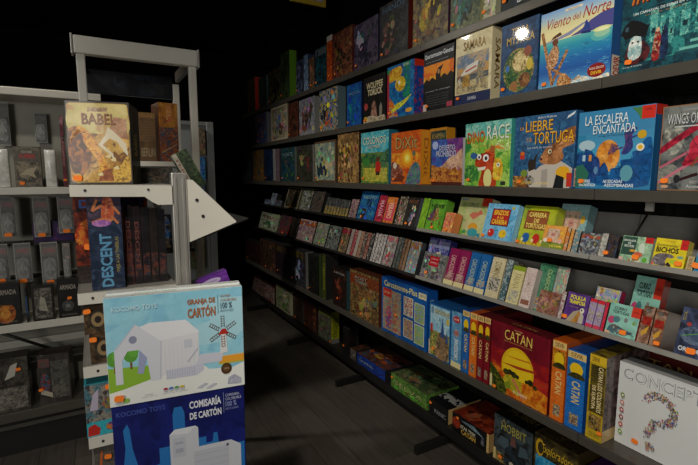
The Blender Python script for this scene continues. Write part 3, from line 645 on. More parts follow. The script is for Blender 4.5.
def art_erizos(p):
    p.rect(0, 0, 1, 1, ('#6cb4dc', '#7cc0e4', '#5ca8d4', 4))
    r = random.Random(4)
    for _ in range(46):
        u, v = r.uniform(0.04, 0.96), r.uniform(0.04, 0.97)
        p.ell(u, v, 0.012, 0.02, '#1c4470', 6, r.uniform(0, 3))
    p.rect(0.2, 0.4, 0.78, 0.86, '#3c1410'); p.rect(0.22, 0.42, 0.76, 0.84, '#b8201c')
    p.text('ERIZOS', 0.26, 0.69, 0.72, 0.82, '#f0c830', bold=0.03); p.text('A LA', 0.38, 0.59, 0.6, 0.66, '#f0c830', bold=0.03); p.text('CARRERA', 0.24, 0.44, 0.74, 0.57, '#f0c830', bold=0.03)
    p.ell(0.3, 0.2, 0.11, 0.11, '#c8241c'); p.ell(0.68, 0.2, 0.12, 0.11, '#e8c020'); p.ell(0.25, 0.22, 0.02, 0.02, '#ffffff'); p.ell(0.73, 0.22, 0.02, 0.02, '#202020')
    for a in (0.25, 0.34, 0.63, 0.73): p.line((a, 0.11), (a - 0.02, 0.05), 0.015, '#3c2010')
    p.ell(0.84, 0.9, 0.045, 0.04, '#c8b030')
def art_carrera(p):
    p.rect(0, 0, 1, 1, ('#a8b41c', '#b8c024', '#98a818', 4)); p.rect(0, 0, 1, 0.12, ('#c8b020', '#d0b828'))
    p.rect(0.12, 0.42, 0.78, 0.88, '#7c4014'); p.rect(0.14, 0.44, 0.76, 0.86, ('#8c481c', '#9c5424'))
    p.text('CARRERA', 0.2, 0.72, 0.72, 0.84, '#e8d468', bold=0.03); p.text('DE', 0.38, 0.59, 0.54, 0.69, '#e8d468', bold=0.03); p.text('TORTUGAS', 0.16, 0.45, 0.75, 0.57, '#e8d468', bold=0.03)
    for u, c in ((0.25, '#1c5ca0'), (0.56, '#c02418'), (0.84, '#2c8c3c')):
        p.ell(u, 0.21, 0.11, 0.12, c); p.ell(u - 0.1, 0.16, 0.04, 0.04, '#e8d8a0'); p.line((u - 0.05, 0.1), (u - 0.07, 0.05), 0.02, '#604020'); p.line((u + 0.05, 0.1), (u + 0.06, 0.05), 0.02, '#604020')
    p.rect(0.05, 0.9, 0.2, 0.96, '#78902c')
def art_colores(p):
    p.rect(0, 0, 1, 1, ('#bcc07c', '#c8c890', '#a8bc68', 4)); p.rect(0.72, 0.8, 1.0, 1.0, '#c83820'); p.text('HABA', 0.8, 0.88, 0.92, 0.93, '#501008')
    p.poly([(0.02, 0.03), (0.28, 0.03), (0.3, 0.14), (0.2, 0.3), (0.04, 0.34)], ('#78b838', '#98c84c', '#b8c858', 8))
    p.poly([(0.4, 0.56), (0.5, 0.64), (0.66, 0.64), (0.72, 0.72), (0.82, 0.62), (0.7, 0.56), (0.56, 0.46)], '#cc7058')
    p.ell(0.6, 0.28, 0.15, 0.1, '#d89c24'); p.ell(0.62, 0.14, 0.16, 0.11, '#2c98a0'); p.poly([(0.7, 0.1), (0.88, 0.02), (0.86, 0.16)], '#2c889c'); p.ell(0.36, 0.14, 0.06, 0.05, '#3c9c5c')
    p.text('LOS CUBIROS', 0.1, 0.78, 0.62, 0.87, '#48702c', bold=0.02, rise=0.0); p.text('un juego de colores', 0.14, 0.71, 0.5, 0.74, '#808c48'); p.text('tus amigos', 0.08, 0.5, 0.3, 0.54, '#688438'); p.text('de colores', 0.08, 0.41, 0.34, 0.45, '#688438'); p.rect(0.04, 0.93, 0.26, 0.97, '#7c90a8')
def art_cerdo(bgc, low):
    def f(p):
        p.rect(0, 0, 1, 1, bgc); p.rect(0, 0.0, 1, 0.3, low)
        p.rect(0.2, 0.3, 0.72, 0.86, ('#c8a890', '#d8b8a0')); p.ell(0.2, 0.62, 0.05, 0.1, '#b89078'); p.ell(0.72, 0.62, 0.05, 0.1, '#b89078')
        p.ell(0.46, 0.62, 0.11, 0.08, '#c88880'); p.ell(0.43, 0.62, 0.015, 0.02, '#3c1c18'); p.ell(0.49, 0.62, 0.015, 0.02, '#3c1c18'); p.ell(0.36, 0.76, 0.02, 0.025, '#18100c'); p.ell(0.58, 0.76, 0.02, 0.025, '#18100c')
        p.ell(0.16, 0.36, 0.1, 0.09, '#e8e4d8'); p.ell(0.84, 0.7, 0.08, 0.08, '#e8b83c'); p.ell(0.82, 0.36, 0.08, 0.1, '#dcb0a0')
        p.text('y el Cerdo', 0.4, 0.08, 0.94, 0.22, '#e8d44c', bold=0.03)
    return f
def art_ensalada(p):
    p.rect(0, 0, 1, 1, ('#8cb490', '#a8c8a4', '#789c80', 8)); p.rect(0.02, 0.26, 0.48, 0.97, '#2c4c40'); p.text('ENSALADA', 0.05, 0.78, 0.45, 0.86, '#dce4d8', bold=0.02); p.text('DE', 0.2, 0.68, 0.3, 0.75, '#dce4d8', bold=0.02); p.text('BICHOS', 0.1, 0.56, 0.42, 0.65, '#dce4d8', bold=0.02)
    p.rect(0.74, 0.78, 1, 1, '#c41c18'); p.text('HABA', 0.8, 0.86, 0.94, 0.91, '#400c08')
    p.ell(0.4, 0.44, 0.1, 0.05, '#d89828'); p.ell(0.6, 0.32, 0.14, 0.1, '#c85c3c'); p.poly([(0.64, 0.4), (0.78, 0.4), (0.76, 0.7), (0.66, 0.8), (0.58, 0.66)], '#c8d8c4'); p.ell(0.46, 0.2, 0.04, 0.12, '#e8ecdc')
    p.rect(0.0, 0.0, 0.14, 0.16, '#d8a8a0'); p.ell(0.84, 0.14, 0.08, 0.1, '#5ca83c'); p.rect(0.3, 0.02, 0.7, 0.12, ('#5c9460', '#d8dcb8', '#b85840', 30))
def art_bichos(p):
    p.rect(0, 0, 1, 1, ('#d8c41c', '#e4d024', '#ccb81c', 4)); p.rect(0.78, 0.66, 1, 1, '#c41c18'); p.text('HABA', 0.84, 0.8, 0.96, 0.86, '#400c08')
    p.text('Encontrando', 0.06, 0.72, 0.7, 0.82, '#4c400c', bold=0.02); p.text('BICHOS', 0.06, 0.5, 0.76, 0.7, '#30280c', bold=0.04); p.text('buscando insectos', 0.24, 0.9, 0.62, 0.94, '#c06018')
    p.poly([(0.02, 0.1), (0.04, 0.34), (0.2, 0.46), (0.5, 0.48), (0.66, 0.4), (0.6, 0.34), (0.46, 0.34), (0.42, 0.2), (0.46, 0.06), (0.3, 0.04)], ('#6c6468', '#484048', '#908890', 20))
    p.ell(0.7, 0.22, 0.16, 0.08, '#a8c42c'); p.poly([(0.44, 0.08), (0.6, 0.02), (0.62, 0.1), (0.5, 0.2)], '#282024'); p.ell(0.84, 0.4, 0.1, 0.05, '#78a088'); p.ell(0.03, 0.1, 0.05, 0.06, '#c85c5c')
def art_polilla(p):
    p.rect(0, 0, 1, 1, ('#54307c', '#64408c', '#44246c', 5)); p.text('POLILLA', 0.14, 0.78, 0.84, 0.92, '#e8dc2c', bold=0.03); p.text('TRAMPOSA', 0.12, 0.62, 0.86, 0.76, '#e8dc2c', bold=0.03); p.text('un juego travieso', 0.16, 0.5, 0.6, 0.54, '#c8a830')
    p.poly([(0.14, 0.02), (0.4, 0.02), (0.72, 0.38), (0.64, 0.46), (0.4, 0.36)], '#a89c84'); p.poly([(0.4, 0.02), (0.68, 0.02), (0.76, 0.4), (0.66, 0.44)], ('#9c6c30', '#b88440')); p.poly([(0.7, 0.04), (0.92, 0.04), (0.9, 0.3), (0.8, 0.4), (0.74, 0.36)], '#b8b0a0'); p.ell(0.78, 0.46, 0.1, 0.09, '#d8d4c0'); p.ell(0.76, 0.47, 0.03, 0.03, '#201c18')
def art_teal(p):
    p.rect(0, 0, 1, 1, ('#84bcac', '#94ccbc', '#74ac9c', 4)); p.rect(0.72, 0.68, 1, 1, '#c83420'); p.text('HABA', 0.78, 0.81, 0.94, 0.87, '#481008')
    p.text('CURRO', 0.16, 0.8, 0.56, 0.9, '#203838', bold=0.04); p.text('TORTUGAS', 0.12, 0.68, 0.66, 0.78, '#203838', bold=0.04)
    p.ell(0.14, 0.46, 0.12, 0.12, '#b83c6c'); p.ell(0.3, 0.5, 0.11, 0.1, ('#5c6060', '#407880')); p.ell(0.6, 0.54, 0.06, 0.08, '#787878'); p.ell(0.86, 0.5, 0.05, 0.05, '#789c40')
    p.poly([(0.06, 0.1), (0.3, 0.05), (0.7, 0.1), (0.9, 0.2), (0.6, 0.26), (0.3, 0.34), (0.14, 0.3)], ('#3c6470', '#60484c', '#88b4a8', 26)); p.line((0.3, 0.3), (0.94, 0.12), 0.02, '#283c44'); p.rect(0.0, 0.0, 0.16, 0.1, '#d8a888')
def art_space(p):
    p.rect(0, 0, 1, 1, ('#2c3450', '#404c6c', '#1c2438', 8)); p.ell(0.4, 0.45, 0.34, 0.18, ('#40506c', '#5c6c84', '#2c3850', 10)); p.line((0.1, 0.4), (0.6, 0.55), 0.02, '#5ca04c'); p.poly([(0.5, 0.5), (0.95, 0.48), (0.9, 0.56), (0.6, 0.58)], '#1c1c20')
    p.ell(0.22, 0.66, 0.06, 0.04, '#a83c2c'); p.ell(0.74, 0.74, 0.05, 0.04, '#a83c2c'); p.text('ORBITA', 0.08, 0.1, 0.6, 0.2, '#d0d4d8', bold=0.03); p.text('SOL', 0.04, 0.72, 0.12, 0.92, '#a89030', rot=1)
def art_catan(p):
    p.rect(0, 0, 1, 1, ('#6c0c1c', '#780e20', '#600a18', 3)); p.rect(0, 0.34, 1, 0.62, ('#90141c', '#84101c', '#a01c1c', 4)); p.rect(0, 0.22, 1, 0.42, ('#a8241c', '#b83c1c', '#981c1c', 5))
    p.ell(0.49, 0.42, 0.28, 0.30, '#e0b414', 40); p.ell(0.49, 0.42, 0.24, 0.26, '#e8c41c', 40)
    p.poly([(0.2, 0.44), (0.78, 0.5), (0.8, 0.47), (0.5, 0.43)], '#a83c18'); p.poly([(0.24, 0.56), (0.7, 0.6), (0.72, 0.58), (0.5, 0.56)], '#c87818')
    p.poly([(0, 0.0), (1, 0.0), (1, 0.24), (0.8, 0.26), (0.6, 0.27), (0.4, 0.3), (0.2, 0.34), (0, 0.36)], ('#c85c14', '#d87c1c', '#b04010', 6))
    p.poly([(0.34, 0.3), (0.6, 0.26), (0.62, 0.12), (0.5, 0.06), (0.3, 0.14), (0.25, 0.22)], ('#b8a418', '#98981c', '#d0bc28', 10)); p.poly([(0.6, 0.28), (1, 0.24), (1, 0.0), (0.7, 0.02), (0.6, 0.1)], ('#d07414', '#e09424', '#b84c10', 10))
    p.line((0.42, 0.27), (0.62, 0.04), 0.05, '#c87c4c')
    for u, v, a in ((0.3, 0.33, 0.05), (0.37, 0.345, 0.045), (0.44, 0.33, 0.05), (0.5, 0.32, 0.035), (0.72, 0.32, 0.05), (0.66, 0.31, 0.03), (0.8, 0.28, 0.035)): p.ell(u, v, a, a * 0.85, ('#2c3010', '#1c2008', '#48481c', 20))
    p.poly([(0, 0.0), (0.3, 0.0), (0.3, 0.14), (0.2, 0.24), (0.06, 0.34), (0, 0.36)], ('#3c4c14', '#242c0c', '#6c7020', 16)); p.poly([(0.28, 0.16), (0.36, 0.22), (0.4, 0.12), (0.3, 0.08)], '#7c8c20')
    p.rect(0.0, 0.02, 0.045, 0.2, '#d8c890')
    p.title('CATAN', 0.25, 0.79, 0.72, 0.93, '#e8c860', '#401008'); p.text('LOS COLONOS DE CATAN', 0.25, 0.76, 0.72, 0.775, '#d8a850'); p.text('EL JUEGO', 0.44, 0.07, 0.68, 0.11, '#f0e0c0', bold=0.02); p.text('Klaus Teuber', 0.42, 0.945, 0.56, 0.965, '#e0c080')
def spine_catan(bg, sky, name='CATAN', tail=None, two=None):
    def f(p):
        p.rect(0, 0, 1, 1, bg); p.rect(0, 0.9, 1, 0.985, '#dcbc74'); p.text('DEVIR', 0.18, 0.915, 0.82, 0.97, '#7c5420', bold=0.02)
        p.rect(0.04, 0.66, 0.96, 0.88, sky); p.ell(0.5, 0.77, 0.36, 0.085, '#e8c01c'); p.poly([(0.04, 0.66), (0.96, 0.66), (0.9, 0.71), (0.6, 0.73), (0.3, 0.72)], ('#2c2c10', '#48401c'))
        if two:
            p.text('CATAN', 0.5, 0.68, 0.85, 0.9, '#e8d080', rot=-1, bold=0.02)
            p.text(two[0], 0.5, 0.3, 0.85, 0.66, '#e8d080', rot=-1, bold=0.02); p.text(two[1], 0.12, 0.36, 0.42, 0.62, '#e8d080', rot=-1, bold=0.02)
        else: p.text(name, 0.3, 0.34, 0.76, 0.62, '#dcc078', rot=-1, bold=0.02)
        p.rect(0.25, 0.06, 0.75, 0.2, tail or ('#c0a878', '#7c5c3c', '#3c5c7c', 40))
    return f
def spine_europa(p):
    p.rect(0, 0, 1, 1, ('#b89c18', '#a88c18', '#c8ac28', 5)); p.rect(0.1, 0.32, 0.98, 0.88, ('#4c4018', '#3c3414', '#6c5c20', 8)); p.rect(0, 0.9, 1, 0.985, '#d8b428'); p.text('DEVIR', 0.15, 0.915, 0.6, 0.97, '#5c4010', bold=0.02)
    p.text('CATAN LOS COLONOS', 0.56, 0.34, 0.84, 0.87, '#e8d49c', rot=-1, bold=0.02); p.text('DE EUROPA', 0.24, 0.36, 0.46, 0.64, '#e8d49c', rot=-1, bold=0.02)
    p.rect(0.14, 0.12, 0.9, 0.3, ('#8c6c30', '#28241c', '#b89c60', 24)); p.rect(0.14, 0.02, 0.9, 0.1, '#b89c28'); p.text('COLONOS', 0.2, 0.035, 0.84, 0.085, '#40300c')
def art_concept(p):
    W_ = '#d4d6d4'
    p.rect(0, 0, 1, 1, W_)
    p.text('CONCEPT', 0.04, 0.80, 0.90, 0.955, '#878d90', bold=0.03); p.text('CONCEPT', 0.04, 0.80, 0.90, 0.955, W_, bold=-0.004)
    p.text('el juego que consiste en hacer adivinar', 0.35, 0.975, 0.85, 0.988, '#a8a8a8')
    r = random.Random(11); cols = ['#b83c4c', '#3c5c9c', '#4c8c4c', '#c8a838', '#505058', '#8c5c9c', '#c87840', '#787c84', '#303038']
    def blob(u, v, s_): p.ell(u, v, s_, s_, r.choice(cols), 6, r.uniform(0, 3))
    # question mark made of small icons
    path = [(0.47 + 0.16 * math.cos(t), 0.60 + 0.15 * math.sin(t)) for t in [R(155 - i * 8) for i in range(29)]] + [(0.46 - i * 0.010, 0.45 - i * 0.022) for i in range(9)]
    for (u, v) in path:
        for _ in range(14): blob(u + r.uniform(-0.042, 0.042), v + r.uniform(-0.042, 0.042), r.uniform(0.004, 0.009))
    for _ in range(60):
        a = r.uniform(0, 2 * PI); q = 0.055 * math.sqrt(r.random()); blob(0.42 + q * math.cos(a), 0.14 + q * math.sin(a), r.uniform(0.004, 0.009))
    for i, c in enumerate(('#788c38', '#c88478', '#b03c44', '#8c3838', '#b84c2c', '#6c9c28')):
        p.ell(0.085, 0.62 - i * 0.09, 0.026, 0.03, c, 8); p.ell(0.085, 0.62 - i * 0.09, 0.012, 0.014, '#e8e4d8', 6)
def art_carplus(p):
    p.rect(0, 0, 1, 1, ('#0c4c94', '#1058a0', '#0c4488', 4)); p.text('Carcassonne-Plus', 0.06, 0.85, 0.80, 0.955, '#d8c87c', bold=0.02); p.rect(0.83, 0.84, 0.98, 0.94, '#d8d0a8'); p.text('2013', 0.85, 0.87, 0.96, 0.92, '#3c4c5c', bold=0.02)
    p.rect(0.03, 0.05, 0.46, 0.8, ('#8c9c80', '#b87850', '#3c6c9c', 22)); p.rect(0.04, 0.66, 0.24, 0.81, '#b8301c'); p.text('LA CAJA', 0.07, 0.71, 0.21, 0.76, '#e8d0b0')
    p.poly([(0.12, 0.1), (0.24, 0.12), (0.26, 0.4), (0.18, 0.5), (0.1, 0.36)], ('#b82c4c', '#3c5c98', '#c8a070', 20)); p.poly([(0.28, 0.1), (0.4, 0.1), (0.4, 0.56), (0.32, 0.66), (0.28, 0.5)], ('#787c60', '#a84c40', '#b8a880', 20))
    for u, v, c in ((0.52, 0.46, ('#b85c48', '#d8d0b0', '#4c7c9c', 30)), (0.75, 0.42, ('#5c9cb8', '#88b058', '#b86c40', 30)), (0.52, 0.08, ('#c08c58', '#7c5c88', '#b8c088', 30)), (0.75, 0.06, ('#8cb84c', '#68a0a8', '#c8a058', 30))):
        p.rect(u, v, u + 0.2, v + 0.33, '#d8d8c0'); p.rect(u + 0.01, v + 0.01, u + 0.19, v + 0.32, c)
def art_car(p):
    p.rect(0, 0, 1, 1, '#1c5c98'); p.rect(0.06, 0.02, 0.97, 0.97, ('#8cb8cc', '#a8ccd8', '#78a8c0', 6)); p.rect(0.06, 0.02, 0.97, 0.5, ('#8c8c48', '#5c6c34', '#b8a058', 10))
    p.poly([(0.3, 0.04), (0.92, 0.04), (0.9, 0.42), (0.6, 0.52), (0.44, 0.42)], ('#8c6c48', '#504838', '#b89468', 14))
    p.poly([(0.56, 0.42), (0.64, 0.8), (0.76, 0.42)], '#2c4c84'); p.poly([(0.8, 0.36), (0.85, 0.6), (0.92, 0.36)], '#34548c'); p.rect(0.57, 0.06, 0.75, 0.43, ('#a08460', '#786048'))
    p.title('CARCASSONNE', 0.26, 0.84, 0.94, 0.92, '#c8b458', '#5c5020'); p.rect(0.08, 0.46, 0.18, 0.62, '#b83020'); p.rect(0.82, 0.7, 0.94, 0.8, '#d0b838'); p.rect(0.1, 0.82, 0.22, 0.94, '#6888a0'); p.rect(0, 0.02, 0.05, 0.3, '#d8c890')
def spine_car(p):
    p.rect(0, 0, 1, 1, ('#5c94bc', '#6ca4c8', '#4c84ac', 6)); p.rect(0, 0, 1, 0.1, '#d8cc98'); p.ell(0.5, 0.86, 0.36, 0.06, '#b0242c'); p.text('DEVIR', 0.26, 0.84, 0.74, 0.88, '#f0e0d0'); p.ell(0.5, 0.62, 0.25, 0.07, ('#b0bcc4', '#a86c60')); p.text('CARCASSONNE', 0.3, 0.14, 0.7, 0.52, '#e0e4e0', rot=1, bold=0.02)
def art_hobbit(p):
    p.rect(0, 0, 1, 1, ('#30383c', '#404c50', '#1c2020', 8)); p.rect(0, 0, 1, 0.2, ('#584c30', '#988448', '#28241c', 14)); p.poly([(0.3, 0.05), (0.74, 0.05), (0.86, 0.3), (0.74, 0.56), (0.62, 0.62), (0.46, 0.6), (0.2, 0.64), (0.12, 0.5), (0.32, 0.34)], ('#1c2428', '#28343c', '#141414', 10))
    p.poly([(0.44, 0.5), (0.6, 0.5), (0.57, 0.68), (0.48, 0.68)], '#6c4840'); p.ell(0.52, 0.7, 0.05, 0.04, '#504038'); p.poly([(0.08, 0.4), (0.3, 0.34), (0.42, 0.46), (0.4, 0.6), (0.2, 0.58)], '#44545c'); p.poly([(0.66, 0.36), (0.92, 0.44), (0.86, 0.6), (0.7, 0.6)], '#44545c'); p.ell(0.5, 0.1, 0.06, 0.05, '#b8b098'); p.ell(0.66, 0.06, 0.08, 0.05, '#b09838')
    p.title('HOBBIT', 0.2, 0.72, 0.84, 0.9, '#a8a04c', '#28240c'); p.text('EL', 0.24, 0.91, 0.3, 0.95, '#a8a04c'); p.rect(0, 0, 0.07, 0.25, '#c8b478')
def art_explora(p):
    p.rect(0, 0, 1, 1, ('#38301c', '#584c24', '#28200c', 8)); p.rect(0.04, 0.02, 0.97, 0.62, ('#1c78b0', '#2c90c4', '#48a8c8', 7)); p.poly([(0.04, 0.02), (0.5, 0.02), (0.3, 0.2), (0.04, 0.36)], ('#b89048', '#785c28')); p.title('Exploradores', 0.16, 0.66, 0.94, 0.86, '#d8b430', '#3c2808', shear=0.05); p.ell(0.13, 0.76, 0.1, 0.16, '#c8a020'); p.ell(0.15, 0.76, 0.07, 0.11, '#38301c')
def art_startrek(p):
    p.rect(0, 0, 1, 1, '#0c0c0e'); p.ell(0.12, 0.5, 0.12, 0.3, ('#a83818', '#782414')); p.poly([(0.24, 0.8), (0.6, 0.9), (0.88, 0.6), (0.5, 0.7)], ('#506470', '#788c94')); p.text('STAR TREK', 0.24, 0.36, 0.66, 0.55, '#c4bca0', bold=0.02); p.text('CATAN', 0.26, 0.06, 0.66, 0.33, '#c8a040', bold=0.03); p.rect(0.94, 0.0, 1.0, 1.0, '#c8a868'); p.rect(0.8, 0.2, 0.88, 0.6, ('#707478', '#303438'))
def art_babel(p):
    p.rect(0, 0, 1, 1, '#2c2418')
    def rr(a, col):
        n = 6; pts = []
        for cx_, cy_, t0 in ((1 - a - 0.06, 1 - a - 0.05, 0), (a + 0.06, 1 - a - 0.05, 90), (a + 0.06, a + 0.05, 180), (1 - a - 0.06, a + 0.05, 270)):
            for i in range(n + 1): t = R(t0 + 90 * i / n); pts.append((cx_ + 0.06 * math.cos(t), cy_ + 0.05 * math.sin(t)))
        p.poly(pts, col)
    rr(0.02, '#a88438'); rr(0.03, ('#a87828', '#c8a050', '#6c4418', 7))
    p.poly([(0.04, 0.66), (0.96, 0.62), (0.96, 0.93), (0.9, 0.97), (0.1, 0.97), (0.04, 0.92)], ('#b8a860', '#c8b878', '#b08850', 5)); p.poly([(0.62, 0.6), (0.95, 0.55), (0.95, 0.8), (0.75, 0.82)], ('#a87c5c', '#b89070', '#986850', 6))
    p.poly([(0.03, 0.2), (0.2, 0.1), (0.35, 0.3), (0.3, 0.66), (0.03, 0.66)], ('#6c3c18', '#4c2c14', '#a86828', 10))
    p.poly([(0.04, 0.5), (0.1, 0.64), (0.22, 0.62), (0.26, 0.5), (0.44, 0.3), (0.5, 0.08), (0.66, 0.04), (0.6, 0.24), (0.45, 0.5), (0.3, 0.66), (0.16, 0.7)], ('#c87c1c', '#e0a840', '#8c4c10', 22))
    p.poly([(0.66, 0.04), (0.95, 0.06), (0.95, 0.36), (0.82, 0.24), (0.7, 0.2)], ('#c89c38', '#d8b048', '#785818', 26)); p.poly([(0.44, 0.04), (0.7, 0.04), (0.66, 0.2), (0.5, 0.16)], ('#7c3c1c', '#985828'))
    p.poly([(0.64, 0.70), (0.74, 0.64), (0.92, 0.5), (0.95, 0.34), (0.88, 0.4), (0.78, 0.52), (0.66, 0.56), (0.54, 0.48), (0.7, 0.38), (0.74, 0.26), (0.66, 0.36), (0.48, 0.48), (0.6, 0.6)], '#cfc4a8')
    for u, v in ((0.62, 0.34), (0.74, 0.2), (0.48, 0.12), (0.7, 0.3)): p.poly([(u - 0.05, v), (u + 0.03, v + 0.03), (u + 0.05, v - 0.01), (u, v - 0.02)], '#d8c890')
    p.title('BABEL', 0.24, 0.73, 0.78, 0.86, '#8c5c34', '#4c2810'); p.rect(0.34, 0.875, 0.66, 0.93, ('#b0946c', '#8c6c48', '#c8b088', 30)); p.text('7 WONDERS', 0.36, 0.885, 0.64, 0.92, '#5c3c20')
    p.ell(0.13, 0.07, 0.07, 0.06, '#c8a818')
def side_babel(p):
    p.rect(0.02, 0.01, 0.98, 0.99, ('#1c1814', '#28201a', '#14100c', 8)); p.rect(0.2, 0.03, 0.3, 0.97, '#5c4c28'); p.rect(0.72, 0.03, 0.8, 0.97, '#4c4020'); p.text('BABEL', 0.36, 0.36, 0.66, 0.66, '#c0a860', rot=1, bold=0.02); p.rect(0.36, 0.1, 0.66, 0.3, ('#6c5430', '#3c4c5c', '#281c10', 24))
def art_descent(p):
    p.rect(0, 0, 1, 1, ('#28344c', '#1c283c', '#34445c', 10)); p.rect(0.02, 0.72, 0.98, 0.99, ('#3c3444', '#5c4858', '#242c3c', 12))
    p.poly([(0.4, 0.72), (0.7, 0.72), (0.8, 0.84), (0.72, 0.97), (0.5, 0.98), (0.42, 0.86)], ('#b85838', '#c87c58', '#7c3430', 16))
    for a, b in (((0.45, 0.9), (0.14, 0.84)), ((0.72, 0.9), (0.95, 0.8)), ((0.45, 0.76), (0.12, 0.72)), ((0.7, 0.78), (0.9, 0.7)), ((0.3, 0.96), (0.14, 0.84)), ((0.6, 0.74), (0.3, 0.68))): p.line(a, b, 0.08, '#b87048')
    p.ell(0.4, 0.71, 0.28, 0.035, ('#8c50a0', '#b880b8')); p.text('DESCENT', 0.3, 0.03, 0.66, 0.60, '#5c94b8', rot=1, bold=0.03); p.text('VIAJE A LAS TINIEBLAS', 0.76, 0.18, 0.9, 0.56, '#a89848', rot=1)
def art_granja(p):
    p.sharp = True
    p.rect(0, 0, 1, 1, ('#8cc8dc', '#98d0e0', '#84c0d8', 3)); p.poly([(0, 0.4), (0.6, 0.46), (0.8, 0.47), (0.9, 0.48), (1.0, 0.56), (1, 0.9), (0.6, 0.92), (0.75, 0.7)], '#a8d4e0')
    p.poly([(0, 0), (1, 0), (1, 0.24), (0.9, 0.2), (0.72, 0.22), (0.6, 0.36), (0.3, 0.27), (0, 0.2)], '#e8eae4')
    p.poly([(0.0, 0.13), (0.1, 0.15), (0.3, 0.21), (0.38, 0.30), (0.3, 0.34), (0.0, 0.36)], '#8cb838'); p.rect(0.8, 0.245, 1.0, 0.325, '#e8a030'); p.rect(0.8, 0.325, 1.0, 0.335, '#c8c0a0'); p.rect(0.8, 0.245, 1.0, 0.262, '#b8b040')
    for u, v, s_ in ((0.05, 0.44, 0.055), (0.16, 0.46, 0.05)):
        p.rect(u - 0.008, v - 0.13, u + 0.008, v, '#7c5830'); p.ell(u, v, s_, s_ * 1.3, '#5c9c38'); p.ell(u + 0.02, v + 0.03, s_ * 0.7, s_, '#68ac40')
    # cardboard farmhouse
    p.poly([(0.36, 0.22), (0.65, 0.27), (0.65, 0.60), (0.36, 0.56)], '#dcdce0'); p.poly([(0.2, 0.70), (0.36, 0.56), (0.66, 0.60), (0.56, 0.73), (0.3, 0.74)], '#e4e4e8')
    p.poly([(0.05, 0.20), (0.10, 0.20), (0.10, 0.42), (0.14, 0.50), (0.22, 0.50), (0.27, 0.42), (0.29, 0.19), (0.36, 0.19), (0.37, 0.56), (0.2, 0.74), (0.05, 0.52)], '#d4d6de')
    p.poly([(0.2, 0.28), (0.24, 0.27), (0.27, 0.42), (0.22, 0.5)], '#9ca4c4'); p.ell(0.18, 0.60, 0.028, 0.036, '#8c90a8'); p.rect(0.54, 0.46, 0.60, 0.54, '#c8cad4'); p.line((0.36, 0.20), (0.375, 0.56), 0.006, '#b4b6c4'); p.line((0.06, 0.52), (0.2, 0.74), 0.006, '#b8bac8')
    for i in range(9): p.line((0.4 + i * 0.03, 0.26), (0.4 + i * 0.03, 0.52), 0.002, '#c4c6d0')
    p.poly([(0.4, 0.18), (0.62, 0.18), (0.68, 0.22), (0.68, 0.32), (0.62, 0.28), (0.4, 0.27)], '#c8cad8'); p.poly([(0.62, 0.28), (0.82, 0.28), (0.84, 0.37), (0.66, 0.38)], '#ccceda')
    for i in range(12): p.line((0.41 + i * 0.018, 0.185), (0.41 + i * 0.018, 0.27), 0.003, '#a8aabc')
    p.line((0.56, 0.32), (0.64, 0.44), 0.008, '#b0b2c0')
    # windmill
    p.poly([(0.81, 0.36), (0.87, 0.36), (0.86, 0.56), (0.825, 0.56)], '#dcdcdc'); p.poly([(0.8, 0.545), (0.88, 0.545), (0.86, 0.60), (0.83, 0.60)], '#b02c24')
    for k in range(6):
        t = R(30 + 60 * k); A = (0.838, 0.575); 
        for o in (-0.012, 0.012):
            B = (A[0] + 0.115 * math.cos(t), A[1] + 0.155 * math.sin(t)); nx, ny = -math.sin(t) * o, math.cos(t) * o * 1.3
            p.line((A[0] + 0.03 * math.cos(t) + nx, A[1] + 0.04 * math.sin(t) + ny), (B[0] + nx, B[1] + ny), 0.004, '#5c3828')
        for q in (0.35, 0.5, 0.65, 0.8, 0.97):
            m_ = (A[0] + 0.115 * q * math.cos(t), A[1] + 0.155 * q * math.sin(t)); p.line((m_[0] + math.sin(t) * 0.012, m_[1] - math.cos(t) * 0.0156), (m_[0] - math.sin(t) * 0.012, m_[1] + math.cos(t) * 0.0156), 0.004, '#6c4838')
    p.ell(0.855, 0.20, 0.042, 0.056, '#4c3018', 24); p.ell(0.855, 0.20, 0.03, 0.04, '#5c4024', 24); p.text('CARTON', 0.835, 0.19, 0.875, 0.21, '#c8b088')
    for a, b in ((0.62, 0.055), (0.69, 0.04)): p.poly([(a, b), (a + 0.06, b + 0.035), (a + 0.09, b + 0.025), (a + 0.03, b - 0.012)], '#c0c2cc')
    p.poly([(0.86, 0.04), (0.97, 0.03), (0.97, 0.08), (0.92, 0.13), (0.87, 0.11)], ('#c0c2cc', '#a8aabc')); p.rect(0.9, 0.05, 0.95, 0.09, '#b0b2c0')
    for i, c in enumerate(('#b0343c', '#4c78b8', '#5c9c50', '#d0b838')):
        p.ell(0.39 + i * 0.04, 0.083, 0.018, 0.018, '#b8bcc0'); p.ell(0.39 + i * 0.04, 0.094, 0.017, 0.012, c)
    p.text('pinturas incluidas', 0.37, 0.045, 0.55, 0.058, '#909498'); p.text('montaje', 0.24, 0.06, 0.3, 0.075, '#888c90'); p.text('para ninos', 0.22, 0.042, 0.33, 0.054, '#a0a4a8'); p.ell(0.11, 0.045, 0.025, 0.022, '#8cb850'); p.ell(0.065, 0.05, 0.018, 0.02, '#a8b0b0')
    p.text('KOCOMO TOYS', 0.05, 0.87, 0.36, 0.915, '#bfe0ea', bold=0.03)
    p.text('GRANJA DE', 0.575, 0.855, 0.785, 0.92, '#a86840', bold=0.03); p.text('CARTÓN', 0.575, 0.74, 0.785, 0.855, '#a86840', bold=0.03); p.rect(0.802, 0.76, 0.806, 0.94, '#70a0b4')
    p.text('GRANJA', 0.825, 0.905, 0.905, 0.935, '#b07858'); p.text('COLOREABLE', 0.825, 0.87, 0.95, 0.895, '#b07858'); p.text('100 %', 0.825, 0.80, 0.915, 0.86, '#607888', bold=0.02); p.text('RECICLABLE', 0.825, 0.77, 0.925, 0.79, '#607888')
